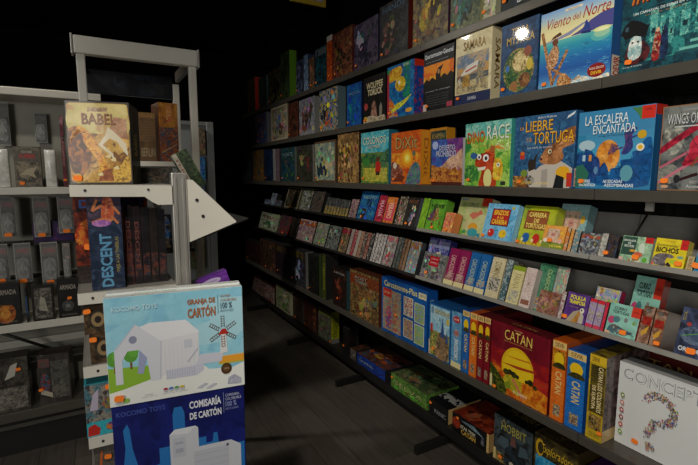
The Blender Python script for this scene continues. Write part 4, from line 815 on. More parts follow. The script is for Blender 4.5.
def art_comisaria(p):
    p.sharp = True
    p.rect(0, 0, 1, 1, ('#141c60', '#182270', '#101854', 3))
    SK = '#2874b8'
    p.poly([(0.03, 0.2), (0.08, 0.62), (0.07, 0.78), (0.1, 0.83), (0.115, 0.78), (0.13, 0.6), (0.16, 0.45), (0.22, 0.4), (0.32, 0.42), (0.32, 0.56), (0.4, 0.56), (0.4, 0.42), (0.43, 0.42), (0.43, 0.84), (0.445, 0.9), (0.5, 0.9), (0.52, 0.84), (0.52, 0.52), (0.62, 0.52), (0.62, 0.58), (0.68, 0.58), (0.68, 0.52), (0.73, 0.52), (0.74, 0.6), (0.77, 0.6), (0.78, 0.5), (0.94, 0.46), (0.99, 0.46), (0.99, 0.2)], SK)
    p.poly([(0.06, 0.0), (0.06, 0.26), (0.4, 0.34), (0.4, 0.66), (0.44, 0.7), (0.6, 0.7), (0.62, 0.68), (0.62, 0.5), (0.88, 0.5), (0.96, 0.44), (0.96, 0.0)], '#ccced4')
    p.poly([(0.4, 0.66), (0.44, 0.7), (0.6, 0.7), (0.54, 0.64)], '#dcdee2'); p.rect(0.42, 0.44, 0.52, 0.62, '#c0c3cc'); p.rect(0.58, 0.1, 0.86, 0.46, '#bfc2cb')
    for i in range(6): p.line((0.58, 0.12 + i * 0.06), (0.86, 0.12 + i * 0.06), 0.003, '#a4a8b4')
    p.ell(0.85, 0.46, 0.012, 0.014, '#606470'); p.ell(0.92, 0.03, 0.06, 0.07, '#88b038'); p.rect(0.44, 0.48, 0.5, 0.52, '#a8acb8'); p.rect(0.44, 0.56, 0.5, 0.58, '#a8acb8')
    p.text('KOCOMO TOYS', 0.03, 0.90, 0.38, 0.945, '#3c4c98', bold=0.03)
    p.text('COMISARÍA', 0.56, 0.86, 0.81, 0.945, '#e4e6ec', bold=0.03); p.text('DE CARTÓN', 0.56, 0.76, 0.81, 0.84, '#e4e6ec', bold=0.03); p.rect(0.828, 0.77, 0.832, 0.96, '#8890b8')
    p.text('COMISARIA', 0.845, 0.915, 0.96, 0.94, '#c8cce0'); p.text('COLOREABLE', 0.845, 0.88, 0.975, 0.905, '#c8cce0'); p.text('100 %', 0.845, 0.82, 0.935, 0.87, '#8c94c0', bold=0.02); p.text('RECICLABLE', 0.845, 0.79, 0.95, 0.81, '#8c94c0')

# ------------------------------------------------------------------ top shelf
G1, G2, G3, G4, G5, G6, G7 = ('board games facing out on the top shelf', 'board games facing out on the second shelf', 'board games facing out on the third shelf',
    'games on the upper slanted tray', 'games on the lower slanted tray', 'large games on the deep sixth shelf', 'games on the bottom shelf')
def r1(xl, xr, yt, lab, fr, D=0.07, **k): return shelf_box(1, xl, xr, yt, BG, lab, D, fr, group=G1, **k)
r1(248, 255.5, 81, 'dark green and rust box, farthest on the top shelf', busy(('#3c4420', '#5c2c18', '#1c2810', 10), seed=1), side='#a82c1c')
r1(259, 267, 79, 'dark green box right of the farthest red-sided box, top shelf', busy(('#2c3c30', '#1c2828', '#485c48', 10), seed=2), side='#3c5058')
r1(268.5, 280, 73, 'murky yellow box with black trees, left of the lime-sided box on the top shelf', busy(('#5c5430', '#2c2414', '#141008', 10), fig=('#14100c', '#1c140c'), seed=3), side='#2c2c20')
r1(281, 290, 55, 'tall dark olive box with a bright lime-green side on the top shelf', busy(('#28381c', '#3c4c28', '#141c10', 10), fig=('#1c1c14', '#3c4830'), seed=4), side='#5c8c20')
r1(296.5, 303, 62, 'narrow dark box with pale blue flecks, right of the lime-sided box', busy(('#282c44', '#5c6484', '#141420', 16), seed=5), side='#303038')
shelf_box(1, 304, 308.5, 56, BG, 'thin pale blue spine standing among dark boxes on the top shelf', 0.2, spine(('#50688c', '#90a8c0', '#303c54', 20)), side='#303c50', group=G1, stick=None, lid=False)
r1(309.5, 314.5, 59, 'narrow brown box with an orange price tag low down, top shelf', busy(('#6c4c34', '#3c2c20', '#a07858', 16), seed=6), side='#303038', stick=(0.45, 0.1))
r1(315.5, 326.5, 50, 'dark teal box with a pale grey top band on the top shelf', busy(('#14343c', '#1c4c58', '#14181c', 10), band='#5c6468', ty=0.82, th=0.1, seed=7), side='#28343c')
shelf_box(1, 327, 332.5, 37, BG, 'red-orange spine with a white head on the top shelf', 0.25, spine(('#b83c14', '#c8641c', '#802010', 16), head='#c8c0b8'), side='#702018', group=G1, stick=(0.5, 0.12), lid=False)
r1(333.5, 352.5, 35, 'rusty brown battle-scene box left of the purple one on the top shelf', busy(('#5c3020', '#8c5434', '#201410', 14), ['EL SENOR'], '#7c4838', fig=('#3c2c20', '#241814', '#6c4c30'), seed=8, ty=0.8, th=0.1), side='#60201c')
r1(354, 378, 27, 'dusky purple grey box with white stalagmite shapes on the top shelf', busy(('#40384c', '#584c64', '#201c2c', 8), fig=('#1c1828', '#b0acc0', '#28243c'), seed=9), side='#28203c')
r1(379.5, 408, 8, 'dark grey box with clutching hands artwork and blue lettering on the top shelf', busy(('#28282c', '#3c3c3c', '#14161a', 8), 'HANDS', '#50708c', fig=('#704c40', '#a07464', '#5c4038', '#282420'), seed=10, ty=0.82, th=0.13), side='#5c1c14', D=0.075)
r1(412.5, 448, -12, 'box with a yellow-brown shaggy monster face on the top shelf', busy(('#5c5044', '#8c7848', '#3c342c', 7), fig=('#a88c2c', '#c8a840', '#705830', '#3c3020'), seed=11, ty=0.8), side='#3c2038')
r1(450, 480, -34, 'grey-green box with a curved teal ship hull on the top shelf', busy(('#5c6448', '#3c5040', '#7c7c58', 8), fig=('#24403c', '#50807c', '#2c3020', '#385c54'), seed=12), side='#9c9c70')
r1(483, 496, -54, 'narrow cream and beige box near the right end of the top shelf', busy(('#a8a888', '#c0bc98', '#606858', 12), seed=13), side='#9c9c80')
r1(500.5, 562, -68, 'large black-teal box, rightmost visible on the top shelf', busy(('#0c1c20', '#14282c', '#081014', 6), 'DRAKO', '#c8ccd0', seed=14, ty=0.03, th=0.15, tx=(0.3, 0.9)), side='#101418', stick=(0.08, 0.12))

# ------------------------------------------------------------------ second shelf
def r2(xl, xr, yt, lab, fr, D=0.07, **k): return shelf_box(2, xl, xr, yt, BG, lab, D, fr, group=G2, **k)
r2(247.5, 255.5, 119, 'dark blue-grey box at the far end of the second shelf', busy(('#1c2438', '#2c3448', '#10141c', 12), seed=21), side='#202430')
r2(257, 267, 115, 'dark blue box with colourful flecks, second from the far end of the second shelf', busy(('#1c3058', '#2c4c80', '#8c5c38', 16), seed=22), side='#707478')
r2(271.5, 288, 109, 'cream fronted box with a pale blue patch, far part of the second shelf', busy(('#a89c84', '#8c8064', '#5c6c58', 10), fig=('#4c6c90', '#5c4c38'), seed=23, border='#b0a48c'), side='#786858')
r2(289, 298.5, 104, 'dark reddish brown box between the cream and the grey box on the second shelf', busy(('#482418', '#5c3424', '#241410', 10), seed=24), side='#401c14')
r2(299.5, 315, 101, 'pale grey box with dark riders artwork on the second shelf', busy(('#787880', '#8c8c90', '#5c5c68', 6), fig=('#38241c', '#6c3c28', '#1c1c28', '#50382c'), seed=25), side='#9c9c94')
r2(319.5, 338, 92, 'busy box with yellow and dark blue comic panels on the second shelf', busy(('#28405c', '#788494', '#c0a030', 16), fig=('#c8a028', '#18202c', '#3c5c80', '#a85c2c'), seed=26), side='#6c8488')
r2(347, 361.5, 86, 'deep blue box with pale blue lettering beside the black one on the second shelf', busy(('#0c3c84', '#1450a0', '#0c6490', 8), 'AQUA', '#6c9ccc', fig=('#0c6c88',), seed=27, ty=0.72, th=0.1), side='#0c1c3c')
r2(363.5, 385.5, 79, 'black box with ragged bone-coloured lettering on the second shelf', art_monster, side='#101010', stick=(0.1, 0.06))
r2(387, 414, 68, 'bright blue and green box with a yellow fish creature on the second shelf', art_fish, side=spine(('#0c3c8c', '#1450a0', '#a83030', 14), head='#c83018'), D=0.065)
r2(423, 453, 53, 'black backside box with an orange sunset band on the second shelf', art_backside, side='#101418', stick=(0.16, 0.08))
r2(454.5, 490.5, 39, 'cream framed box with a painted airship landing scene on the second shelf', art_cream, side=side_txt('#c8bc94', 'SAMARA', '#6c5020'), body='#c8bc94', D=0.075)
r2(499.5, 536.5, 27, 'dark blue box with a green game-board island artwork on the second shelf', art_terra, side='#1c3c60', body='#1c3c60', D=0.075)
r2(538, 610, 15.5, 'large seascape box with a blue sailing ship and red lettering on the second shelf', art_viento, side=side_devir('#2c5c98'), body='#24548c', D=0.07, stick=(0.11, 0.05))
r2(618, 714, -9, 'large teal box with a white mask and black tricorn hat on the second shelf', art_inkognito, side='#0c3440', body='#0c3440', D=0.075, stick=(0.13, 0.12), stick_sz=1.3)

# ------------------------------------------------------------------ third shelf
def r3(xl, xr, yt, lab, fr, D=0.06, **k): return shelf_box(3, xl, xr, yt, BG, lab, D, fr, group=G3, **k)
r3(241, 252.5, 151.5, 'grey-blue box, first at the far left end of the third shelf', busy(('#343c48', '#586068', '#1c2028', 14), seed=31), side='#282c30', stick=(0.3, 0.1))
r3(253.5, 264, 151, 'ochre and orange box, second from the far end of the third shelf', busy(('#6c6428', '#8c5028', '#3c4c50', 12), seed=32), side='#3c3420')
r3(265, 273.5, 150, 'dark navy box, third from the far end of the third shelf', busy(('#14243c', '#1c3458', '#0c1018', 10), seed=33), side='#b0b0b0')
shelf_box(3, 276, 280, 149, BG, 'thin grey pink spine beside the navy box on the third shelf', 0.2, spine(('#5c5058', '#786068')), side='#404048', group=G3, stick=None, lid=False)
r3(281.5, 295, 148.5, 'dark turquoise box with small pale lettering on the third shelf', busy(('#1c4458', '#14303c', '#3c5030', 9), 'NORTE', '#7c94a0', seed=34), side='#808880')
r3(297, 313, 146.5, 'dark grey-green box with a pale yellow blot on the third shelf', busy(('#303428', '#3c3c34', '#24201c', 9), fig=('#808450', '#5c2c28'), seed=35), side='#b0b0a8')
r3(314.5, 336, 142.5, 'pale green-grey box with sailing boats in a brown frame on the third shelf', busy(('#7c8c7c', '#a0a484', '#5c7478', 6), fig=('#a89860', '#c0b088', '#303c48', '#283440'), seed=36, border='#5c4430', ty=0.8, th=0.1), side='#5c4830')
r3(338, 359, 135, 'golden brown temple artwork box, left of the turquoise landscape box on the third shelf', busy(('#7c5c38', '#a8844c', '#4c3420', 8), 'TIKAL DE ORO', '#3c2814', fig=('#c8a468', '#b8943c', '#5c3c20'), seed=37, ty=0.82, th=0.1, dark='#a07c48'), side='#3c2c1c')
r3(361, 388.5, 133.5, 'turquoise sky and green hillside box with a red figure on the third shelf', art_colonos, side='#246c80', body='#246c80', D=0.07)
r3(391, 420.5, 133.5, 'orange box with a glowing yellow sun and curly lettering on the third shelf', art_dixit, side=side_txt('#d88c1c', 'DiXit', '#a05c10'), body='#c86414', D=0.075)
r3(429, 446, 129, 'dark green box in an orange frame, standing behind the small purple-blue box', busy(('#1c3430', '#284840', '#0c1c1c', 9), 'ALHAMBRA', '#a89458', seed=38, border='#b87c18', ty=0.8, th=0.12), back=0.05, side='#b87c18', stick=(0.2, 0.08))
r3(431, 462, 140.5, 'smaller purple-blue box with orange desert clouds on the third shelf', art_desierto, side='#c8c0c0', D=0.045)
r3(464, 509.5, 124.5, 'bright green box with a big-eyed red dinosaur on the third shelf', art_dino, side='#3c9c90', body='#3c9c90')
r3(512.5, 573, 118, 'blue box with a brown rabbit in a white suit on the third shelf', art_liebre, side=side_devir('#24507c'), body='#24507c', stick=(0.14, 0.08), D=0.04)
r3(575, 650.5, 113, 'blue box with a night staircase and orange moon on the third shelf', art_escalera, side=spine('#1c5c90', head='#cc2c1c'), body='#1c6090', stick=(0.1, 0.1), stick_sz=1.2)
r3(656.5, 726, 107, 'grey rounded tin box with a red triplane on the third shelf', art_wings, side='#6c5848', body='#6c5848', mat=M_TIN, stick=(0.13, 0.12), stick_sz=1.3)

# ------------------------------------------------------------------ upper slanted tray
def r4(xl, xr, yt, lab, fr, D=0.045, nm=CG, **k): return shelf_box(4, xl, xr, yt, nm, lab, D, fr, group=k.pop('group', G4), cat='card game', lid=False, **k)
for xl, xr, yt, c, l in ((264, 269, 199, ('#3c4858', '#8090a8', '#1c2028', 30), 'small blue-white pack, farthest on the upper slanted tray'), (269.5, 274.5, 193, ('#485468', '#98a0b0', '#28303c', 30), 'small pale pack, middle of three in the far corner'), (275, 281, 200, ('#343840', '#686c74', '#1c1c20', 30), 'small grey pack, nearest of the three in the far corner')):
    r4(xl, xr, yt, l, busy(c), stick=None, group='small packs in the far corner of the upper tray')
r4(284, 297, 187, 'dark box with cream edges and two price tags on the far upper slanted tray', busy(('#28241c', '#48402c', '#14120c', 12), border='#8c8668', seed=41), side='#706c58', stick=(0.5, 0.1))
r4(298.5, 309, 188, 'shiny greenish grey pack reflecting white light on the upper slanted tray', busy(('#585c50', '#8c8c80', '#303028', 14), seed=42), mat=M_TIN, stick=None)
r4(309.5, 320.5, 191, 'dull grey-brown pack right of the shiny greenish one on the upper slanted tray', busy(('#3c3830', '#585048', '#28241c', 14), seed=43), stick=None)
for i in range(8):
    a = 323.5 + i * 2.95
    r4(a, a + 2.7, 197 + i * 0.45, ['first', 'second', 'third', 'fourth', 'fifth', 'sixth', 'seventh', 'eighth'][i] + ' from far left in the row of eight thin gold-bottomed spines', spine(('#3c4044', '#5c5c58', '#24241c', 14), foot='#8c7838', art=(0.14, 0.5, ('#7c6c3c', '#a08c50', '#4c4428', 20))), D=0.09, stick=None, group='row of eight thin gold-bottomed spines')
r4(348, 355, 199, 'thin pinkish grey pack beside the leaning blue box on the upper slanted tray', busy(('#785c60', '#a08484', '#4c3c3c', 14), seed=44), stick=None)
r4(356, 373, 191, 'blue box leaning back with sea creatures artwork on the upper slanted tray', busy(('#0c4480', '#145c98', '#2c7c9c', 8), 'ABISMO', '#7cacc0', fig=('#30201c', '#0c2c58'), seed=45), side='#0c3460', stick=(0.3, 0.1))
r4(374, 381.5, 195, 'crimson spine left of the orange-pink one on the upper slanted tray', spine(('#a01c34', '#b82c44', '#781428', 12), 'MAGIA', '#d8a0a8'), D=0.09, stick=None)
r4(382, 392, 197, 'orange spine with pink lettering panel on the upper slanted tray', spine(('#c86424', '#d88034', '#b04428', 12), 'VERANO', '#f0c8a0', art=(0.1, 0.75, '#c83c54')), D=0.09, stick=None)
r4(394, 402, 196, 'shiny brown and white pack right of the orange spine on the upper slanted tray', busy(('#5c4c3c', '#a89c88', '#28241c', 22), seed=46), mat=M_TIN, stick=None)
r4(402.5, 414, 197, 'black box with a cream mountain artwork on the upper slanted tray', busy(('#14120f', '#201c18', '#382c20', 10), 'NIGHT', '#8c5838', fig=('#c8bca0', '#b8b8b0', '#485870'), seed=47, ty=0.78), side='#50505c', stick=(0.3, 0.1))
r4(417, 423.5, 198, 'lime-green spine standing against the green cauldron box', spine(('#7cb01c', '#8cc024', '#64981c', 8)), D=0.06, stick=None)
r4(424, 440.5, 199, 'green box with a black cauldron and goblin faces on the upper slanted tray', busy(('#5c9c20', '#6cac2c', '#488c1c', 7), 'HEXE', '#203c14', fig=('#1c1c14', '#8c4c38', '#b08c50', '#5c3c60'), seed=48), side='#4c8418', stick=(0.5, 0.1))
r4(441.5, 451, 212, 'small orange-pink pack between the green cauldron box and the pale yellow one', busy(('#d88444', '#e0a060', '#d04c5c', 14), seed=49), side='#c87438', stick=(0.5, 0.1))
r4(452, 483, 197, 'pale yellow-green box with a pink mouse and blue beetle on the upper slanted tray', art_colores, nm=BG, side='#c8c8a0', D=0.05, back=0.06, stick=None)
r4(480.5, 511, 203, 'light blue box with a red and a yellow hedgehog on the upper slanted tray', art_erizos, nm=BG, side='#7cb8dc', D=0.027, stick=(0.08, 0.05))
r4(515.5, 549, 205, 'lime yellow box with blue and red tortoises on the upper slanted tray', art_carrera, nm=BG, side='#a8b41c', D=0.045, back=0.028, stick=(0.06, 0.06))
r4(551, 579, 203.5, 'pale teal pig-face card box propped up behind the orange one', art_cerdo(('#80a8a8', '#90b8b8'), '#4c6c34'), back=0.085, side='#70989c', stick=(0.2, 0.36))
r4(540, 562, 224.5, 'orange pig-face card box in front on the upper slanted tray', art_cerdo(('#e09434', '#e8a448'), '#7c8c34'), side='#d08430', D=0.025, stick=(0.4, 0.36), stick_sz=1.3)
for xl, xr, yt, c, l in ((562.5, 566, 228, '#d07828', 'first orange spine right of the orange pig-face box'), (566.5, 570, 229, '#d89034', 'second orange spine right of the orange pig-face box'), (570.5, 576.5, 230, '#6c8890', 'blue-grey spine right of two orange spines on the upper slanted tray')):
    r4(xl, xr, yt, l, spine((c, c, '#c8b090', 20)), D=0.055, stick=None)
r4(577.5, 596.5, 232, 'silvery box packed with tiny grey figures on the upper slanted tray', busy(('#485460', '#98a0a4', '#5c3c34', 30), band='#a05034', ty=0.78, th=0.08, seed=50), mat=M_TIN, side='#a8a8a0', stick=None)
r4(597.5, 604, 233, 'white spine right of the silvery figure box on the upper slanted tray', spine(('#c0bcb0', '#a8a498', '#787c80', 25)), D=0.05, stick=None)
r4(604.5, 615, 235, 'dark blue-brown box just left of the black wire divider', busy(('#28344c', '#48382c', '#14161c', 14), seed=51), side='#1c1c20', stick=(0.1, 0.22))
r4(618, 649, 235, 'small dark green chalkboard box with a red corner on the upper slanted tray', art_ensalada, side='#a8b8a0', D=0.03, stick=(0.58, 0.09), stick_sz=1.35)
r4(650.5, 683.5, 237.5, 'small yellow box with a grey centipede and a red corner on the upper slanted tray', art_bichos, side='#c8b820', D=0.03, stick=(0.85, 0.12), stick_sz=1.2)
r4(685, 692.5, 256, 'short cream spine with vertical letters between the yellow and the turquoise box', spine('#b8a478', 'DEVIR', '#7c5020', t0=0.1, t1=0.9, rot=1), D=0.05, stick=None)
r4(693, 722, 210, 'turquoise wave-patterned box cut by the right edge on the upper slanted tray', busy(('#2c84b0', '#4ca0c4', '#1c5c90', 9), seed=52), nm=BG, side='#2c7ca8', stick=(0.1, 0.1), stick_sz=1.4)

# ------------------------------------------------------------------ lower slanted tray
def r5(xl, xr, yt, lab, fr, D=0.045, nm=CG, **k): return shelf_box(5, xl, xr, yt, nm, lab, D, fr, group=k.pop('group', G5), cat='card game', lid=False, **k)
def redlabel(p):
    busy(('#6c7070', '#989890', '#3c3c40', 20), fig=('#504c48', '#a0a098'), seed=70)(p)
    p.rect(0.3, 0.5, 0.72, 0.88, '#b81c24'); p.text('JUEGO', 0.36, 0.74, 0.66, 0.81, '#e8d0d0'); p.text('RAPIDO', 0.36, 0.6, 0.66, 0.67, '#e8d0d0')
r5(258, 276, 211.5, 'pale grey and green box, farthest on the lower slanted tray', busy(('#78806c', '#a0a490', '#4c5040', 14), fig=('#b0b0a8', '#3c5c38'), seed=61), side='#5c6050', stick=(0.3, 0.1))
r5(277.5, 288.5, 215, 'dark red and grey box, second on the lower slanted tray from the far end', busy(('#3c3c3c', '#28282c', '#8c1c1c', 14), seed=62), side='#402020', stick=(0.5, 0.1))
THIN = 'thin spines on the far part of the lower slanted tray'
for i, (a, b, c) in enumerate(((289, 291.8, '#8c8074'), (292.2, 295.2, '#5c544c'))):
    r5(a, b, 217 + i, ['pale grey thin spine right of the dark red box', 'brown-grey thin spine left of the orange-topped pack'][i] + ' on the lower slanted tray', spine((c, '#a09888', '#3c3830', 20)), D=0.09, stick=None, group=THIN)
r5(296, 311.5, 218.5, 'pinkish grey pack with an orange label band on the lower slanted tray', busy(('#8c7474', '#b09898', '#6c5858', 14), band=('#a85424', '#8c4420'), ty=0.76, th=0.14, seed=63), mat=M_TIN, stick=None)
r5(312.5, 324, 222, 'milky pack with a green corner on the lower slanted tray', busy(('#8c8884', '#706c68', '#68904c', 14), seed=64), mat=M_TIN, stick=(0.6, 0.12))
r5(325, 336.5, 225, 'dark grey pack with white streaks, left of the red-topped one, lower slanted tray', busy(('#484c48', '#808480', '#282828', 20), seed=65), stick=None)
r5(337.5, 345, 227, 'narrow pack with a dark red head and a price tag in its middle', busy(('#5c4438', '#8c7450', '#303c30', 16), band='#801c24', ty=0.78, th=0.14, seed=66), stick=(0.4, 0.42))
for i, c in enumerate(('#8c8078', '#902c38', '#a09488', '#8c5c44', '#4c4038', '#7c3c30', '#303030')):
    r5(346 + i * 3.25, 349 + i * 3.25, 229 + i * 0.7, 'thin %s spine, number %s in the mixed row of seven' % (['pale grey', 'dark red', 'cream grey', 'tan', 'dark brown', 'brick red', 'charcoal'][i], ['one', 'two', 'three', 'four', 'five', 'six', 'seven'][i]), spine((c, c, '#a89c90', 22)), D=0.09, stick=None, group=THIN)
for i, c in enumerate(('#a09c98', '#b8b0ac', '#8c8480', '#a8a0a0')):
    r5(369.5 + i * 2.8, 372 + i * 2.8, 233 + i * 0.5, ['first', 'second', 'third', 'fourth'][i] + ' of four whitish shiny spines left of the red bird box', spine((c, '#c8c4c0', '#5c5450', 22)), D=0.09, mat=M_TIN, stick=None, group='four whitish shiny spines')
r5(381, 391, 235, 'pale box with a red and white bird over green on the lower slanted tray', busy(('#8c8480', '#a09c94', '#6c5c58', 10), fig=('#4c6c34', '#c8c8c0', '#a83028'), band='#a85c64', ty=0.84, th=0.08, seed=67), stick=None)
for i, c in enumerate(('#4c5450', '#3c4c4c', '#7c5434', '#906c4c')):
    r5(391.8 + i * 3, 394.4 + i * 3, 237 + i * 0.8, ['dark green-grey', 'slate grey', 'brown', 'tan'][i] + ' thin spine in the row of four right of the red bird box', spine((c, c, '#8c8478', 24)), D=0.033, stick=None, group='four dull spines beside the red bird box')
r5(404, 414.5, 240.5, 'pack with a brown head and pale teal body on the lower slanted tray', busy(('#688490', '#90a4a4', '#a4785c', 16), band='#94602c', ty=0.78, th=0.14, seed=68), D=0.033, stick=None)
r5(421, 441, 237, 'violet-blue box with a silvery shark shape on the lower slanted tray', busy(('#3c3c84', '#504c98', '#8490b8', 8), fig=('#a8acb8', '#7c849c', '#c0c4c8'), band='#8c90b8', ty=0.8, th=0.1, seed=69), nm=BG, back=0.036, side='#303074', stick=None)
r5(419, 441, 251, 'see-through pack with a square red label in front of the violet-blue box', redlabel, side='#8c8478', D=0.03, mat=M_TIN, stick=(0.3, 0.22), stick_sz=1.2)
def dup_spines(xs, yt0, c, tc, words, ttl):
    for i in range(2):
        r5(xs[i], xs[i + 1] - 0.5, yt0 + i * 2, words[i], spine((c, c, c), ttl, tc, foot='#d8cc98', t0=0.22, t1=0.82, art=(0.16, 0.34, ('#b89c78', c, '#6c8498', 40))), D=0.034, nm=BG, side=c, stick=None)
dup_spines((442.5, 452.5, 462.5), 247.5, '#8c1450', '#d8a8a0', ('burgundy-pink spine with a cream foot, left one of the pair', 'burgundy-pink spine with a cream foot, right one, beside the blue pair'), 'CARCASSONNE')
dup_spines((463, 473, 483.2), 251.5, '#1460a4', '#a8b8a0', ('bright blue spine with a cream foot, left one of the pair', 'bright blue spine with a cream foot, right one, beside the cream box'), 'CARCASSONNE')
r5(484, 497, 256.5, 'cream spine with small grey and white animal drawings on the lower slanted tray', spine(('#c8bc94', '#d4c8a0'), 'DOMINO', '#8c8058', art=(0.18, 0.5, ('#a8a090', '#3c3c34', '#dcd8c8', 40)), t0=0.5, t1=0.88), D=0.11, nm=BG, side='#b8ac84', stick=None)
r5(498, 504, 259, 'thin dark teal and silver spine between two cream spines', spine(('#34585c', '#a8b4b4', '#1c4c60', 30)), D=0.03, mat=M_TIN, side='#5c6460', stick=None)
r5(505, 517, 265, 'pale yellow spine with a green head and silver drawing on the lower slanted tray', spine(('#d4c88c', '#dcd098'), 'FAUNA', '#a89c6c', head='#88a020', art=(0.06, 0.36, ('#a8a4a0', '#d0c894', '#888480', 30)), t0=0.4, t1=0.8), D=0.03, side='#c0b480', stick=None)
r5(518, 528.5, 267, 'pinkish white spine beside the tall green patterned one', spine(('#d0bcb4', '#d8c8c0'), 'DAMAS', '#c0a8a0', art=(0.08, 0.2, '#8c5c48'), t0=0.4, t1=0.85), D=0.03, side='#b8a8a0', stick=None)
r5(530, 546, 262.5, 'tall green spine with bright picture squares on the lower slanted tray', spine(('#3c7c5c', '#4c8c68', '#2c6c50', 9), 'CLASICOS', '#a8b878', art=(0.05, 0.3, ('#8c5438', '#5c8cb0', '#c8a848', 30)), t0=0.4, t1=0.9, tw=(0.55, 0.8)), D=0.02, nm=BG, back=0.032, side='#7c9c88', stick=None)
r5(547, 559, 266, 'pale green shiny pack with a pink drawing behind the copper one', busy(('#90a494', '#a8b4a4', '#c08484', 8), seed=71), mat=M_TIN, D=0.03, back=0.032, stick=None)
r5(535.5, 556, 289, 'copper and rose wrapped pack in front of the tall green spine', busy(('#8c5c50', '#a87868', '#5c4c30', 14), fig=('#786c40', '#b88878'), seed=72), D=0.03, mat=M_TIN, side='#a08078', back=-0.003, stick=None)
r5(557, 561, 291, 'silver-rose thin spine left of the purple moth box', spine(('#b0a09c', '#d0c8c4', '#8c4c48', 30)), D=0.06, mat=M_TIN, stick=None)
r5(562, 584, 291, 'purple box with yellow lettering and a brown moth on the lower slanted tray', art_polilla, side='#54307c', D=0.025, stick=(0.12, 0.12), stick_sz=1.2)
LILAC = 'lilac spines with red heads beside the purple moth box'
for i in range(2):
    r5(584.5 + i * 7.6, 591.7 + i * 7.6, 298 + i * 2.2, ['lilac spine with a red head touching the purple moth box', 'second lilac spine with a red head, beside the thin red one'][i], spine(('#9c88b4', '#a898bc', '#a89c8c', 16), head='#c82430', foot='#c83c58', art=(0.25, 0.6, ('#a09470', '#8c7ca0', '#c8bcc0', 25))), D=0.08, side='#88709c', stick=None, group=LILAC)
r5(599.8, 603, 301.5, 'thin bright red spine left of the front teal box', spine(('#c01c38', '#d03048')), D=0.08, stick=None)
r5(588, 612, 286, 'multicoloured pack lying behind the lilac spines on the lower slanted tray', busy(('#c8b0a8', '#8ca4c0', '#c8c058', 18), fig=('#c87c4c', '#c0b040'), seed=73), D=0.03, back=0.1, side='#a01c4c', stick=None)
TEAL = 'teal tortoise card boxes with red corners'
r5(604, 635, 301.6, 'teal card box with black lettering, front one in the lower slanted tray', art_teal, side='#a83020', D=0.03, stick=(0.62, 0.16), stick_sz=1.4, group=TEAL)
r5(622.5, 650.5, 274.7, 'teal card box with black lettering, propped higher behind the front one', art_teal, side='#982818', D=0.04, back=0.09, stick=(0.62, 0.16), group=TEAL)
def spine_copper(p):
    p.rect(0, 0, 1, 1, ('#7c5844', '#a0806c', '#5c3828', 14)); p.rect(0.1, 0.5, 0.9, 0.72, ('#a82c20', '#8c2018')); p.poly([(0.15, 0.3), (0.8, 0.5), (0.7, 0.3), (0.3, 0.2)], '#c89838'); p.ell(0.5, 0.88, 0.3, 0.06, ('#8c8078', '#5c5450'))
for i in range(2):
    r5(636 + i * 12.2, 647.6 + i * 12.2, 305 + i * 3.6, ['copper-brown spine with a red flame panel, touching the front teal box', 'second copper-brown spine with a red flame panel, nearer the space box'][i], spine_copper, D=0.09, mat=M_TIN, side='#4c3428', stick=(0.75, 0.1) if i else None, group='copper spines with red flame panels', body='#5c4034')
r5(673, 716, 306, 'blue-grey space combat box cut by the right edge on the lower slanted tray', art_space, nm=BG, side='#2c3450', stick=(0.42, 0.14), stick_sz=1.7)

# ------------------------------------------------------------------ deep sixth shelf
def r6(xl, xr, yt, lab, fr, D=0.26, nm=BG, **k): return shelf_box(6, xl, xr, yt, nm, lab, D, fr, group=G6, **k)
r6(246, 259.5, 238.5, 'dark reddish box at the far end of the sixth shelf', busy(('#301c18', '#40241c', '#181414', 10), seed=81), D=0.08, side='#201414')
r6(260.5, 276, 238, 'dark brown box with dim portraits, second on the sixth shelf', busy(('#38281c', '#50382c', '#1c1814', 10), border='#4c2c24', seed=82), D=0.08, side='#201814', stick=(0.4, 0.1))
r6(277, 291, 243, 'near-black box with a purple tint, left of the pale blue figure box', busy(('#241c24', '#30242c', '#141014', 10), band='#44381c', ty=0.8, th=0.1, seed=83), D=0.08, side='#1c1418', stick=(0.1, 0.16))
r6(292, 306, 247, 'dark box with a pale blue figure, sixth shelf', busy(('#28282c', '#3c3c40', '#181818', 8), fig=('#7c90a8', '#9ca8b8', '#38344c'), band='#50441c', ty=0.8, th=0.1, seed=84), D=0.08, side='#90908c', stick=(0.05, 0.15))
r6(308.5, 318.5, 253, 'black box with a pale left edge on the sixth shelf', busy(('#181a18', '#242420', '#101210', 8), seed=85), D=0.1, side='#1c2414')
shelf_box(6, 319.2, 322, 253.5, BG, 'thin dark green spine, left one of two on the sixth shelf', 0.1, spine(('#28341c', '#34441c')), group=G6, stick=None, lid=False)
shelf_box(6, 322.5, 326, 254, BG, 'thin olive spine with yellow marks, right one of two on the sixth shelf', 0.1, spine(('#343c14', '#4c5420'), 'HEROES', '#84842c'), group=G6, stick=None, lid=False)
r6(333, 346.5, 266, 'black box with white lettering across its top, sixth shelf', busy(('#141210', '#241814', '#3c1c14', 12), 'CALIGULA', '#a8a8a0', fig=('#5c2418', '#7c3c28'), seed=86, ty=0.84, th=0.07), side='#305058', D=0.2, stick=(0.4, 0.22), body='#181410')
r6(350, 378.5, 268.5, 'golden-brown busy box with grey lettering left of the wide blue box', busy(('#5c4428', '#8c7040', '#2c2014', 16), ['POST', 'TENEBRAE'], '#98a090', fig=('#5c6450', '#785430', '#a88c50'), band=('#8c3c18', '#5c3018'), seed=87, ty=0.74, th=0.16, tx=(0.2, 0.62)), side='#4c2818', body='#4c2818', stick=(0.42, 0.1))
r6(381.5, 426.5, 276, 'wide tall bright blue box showing five small game pictures', art_carplus, side=side_txt('#0c4890', 'MAS', '#6c90b8'), body='#0c4890', top='#0c3c80', stick=(0.36, 0.4), D=0.07, frontcol='#0c4890')
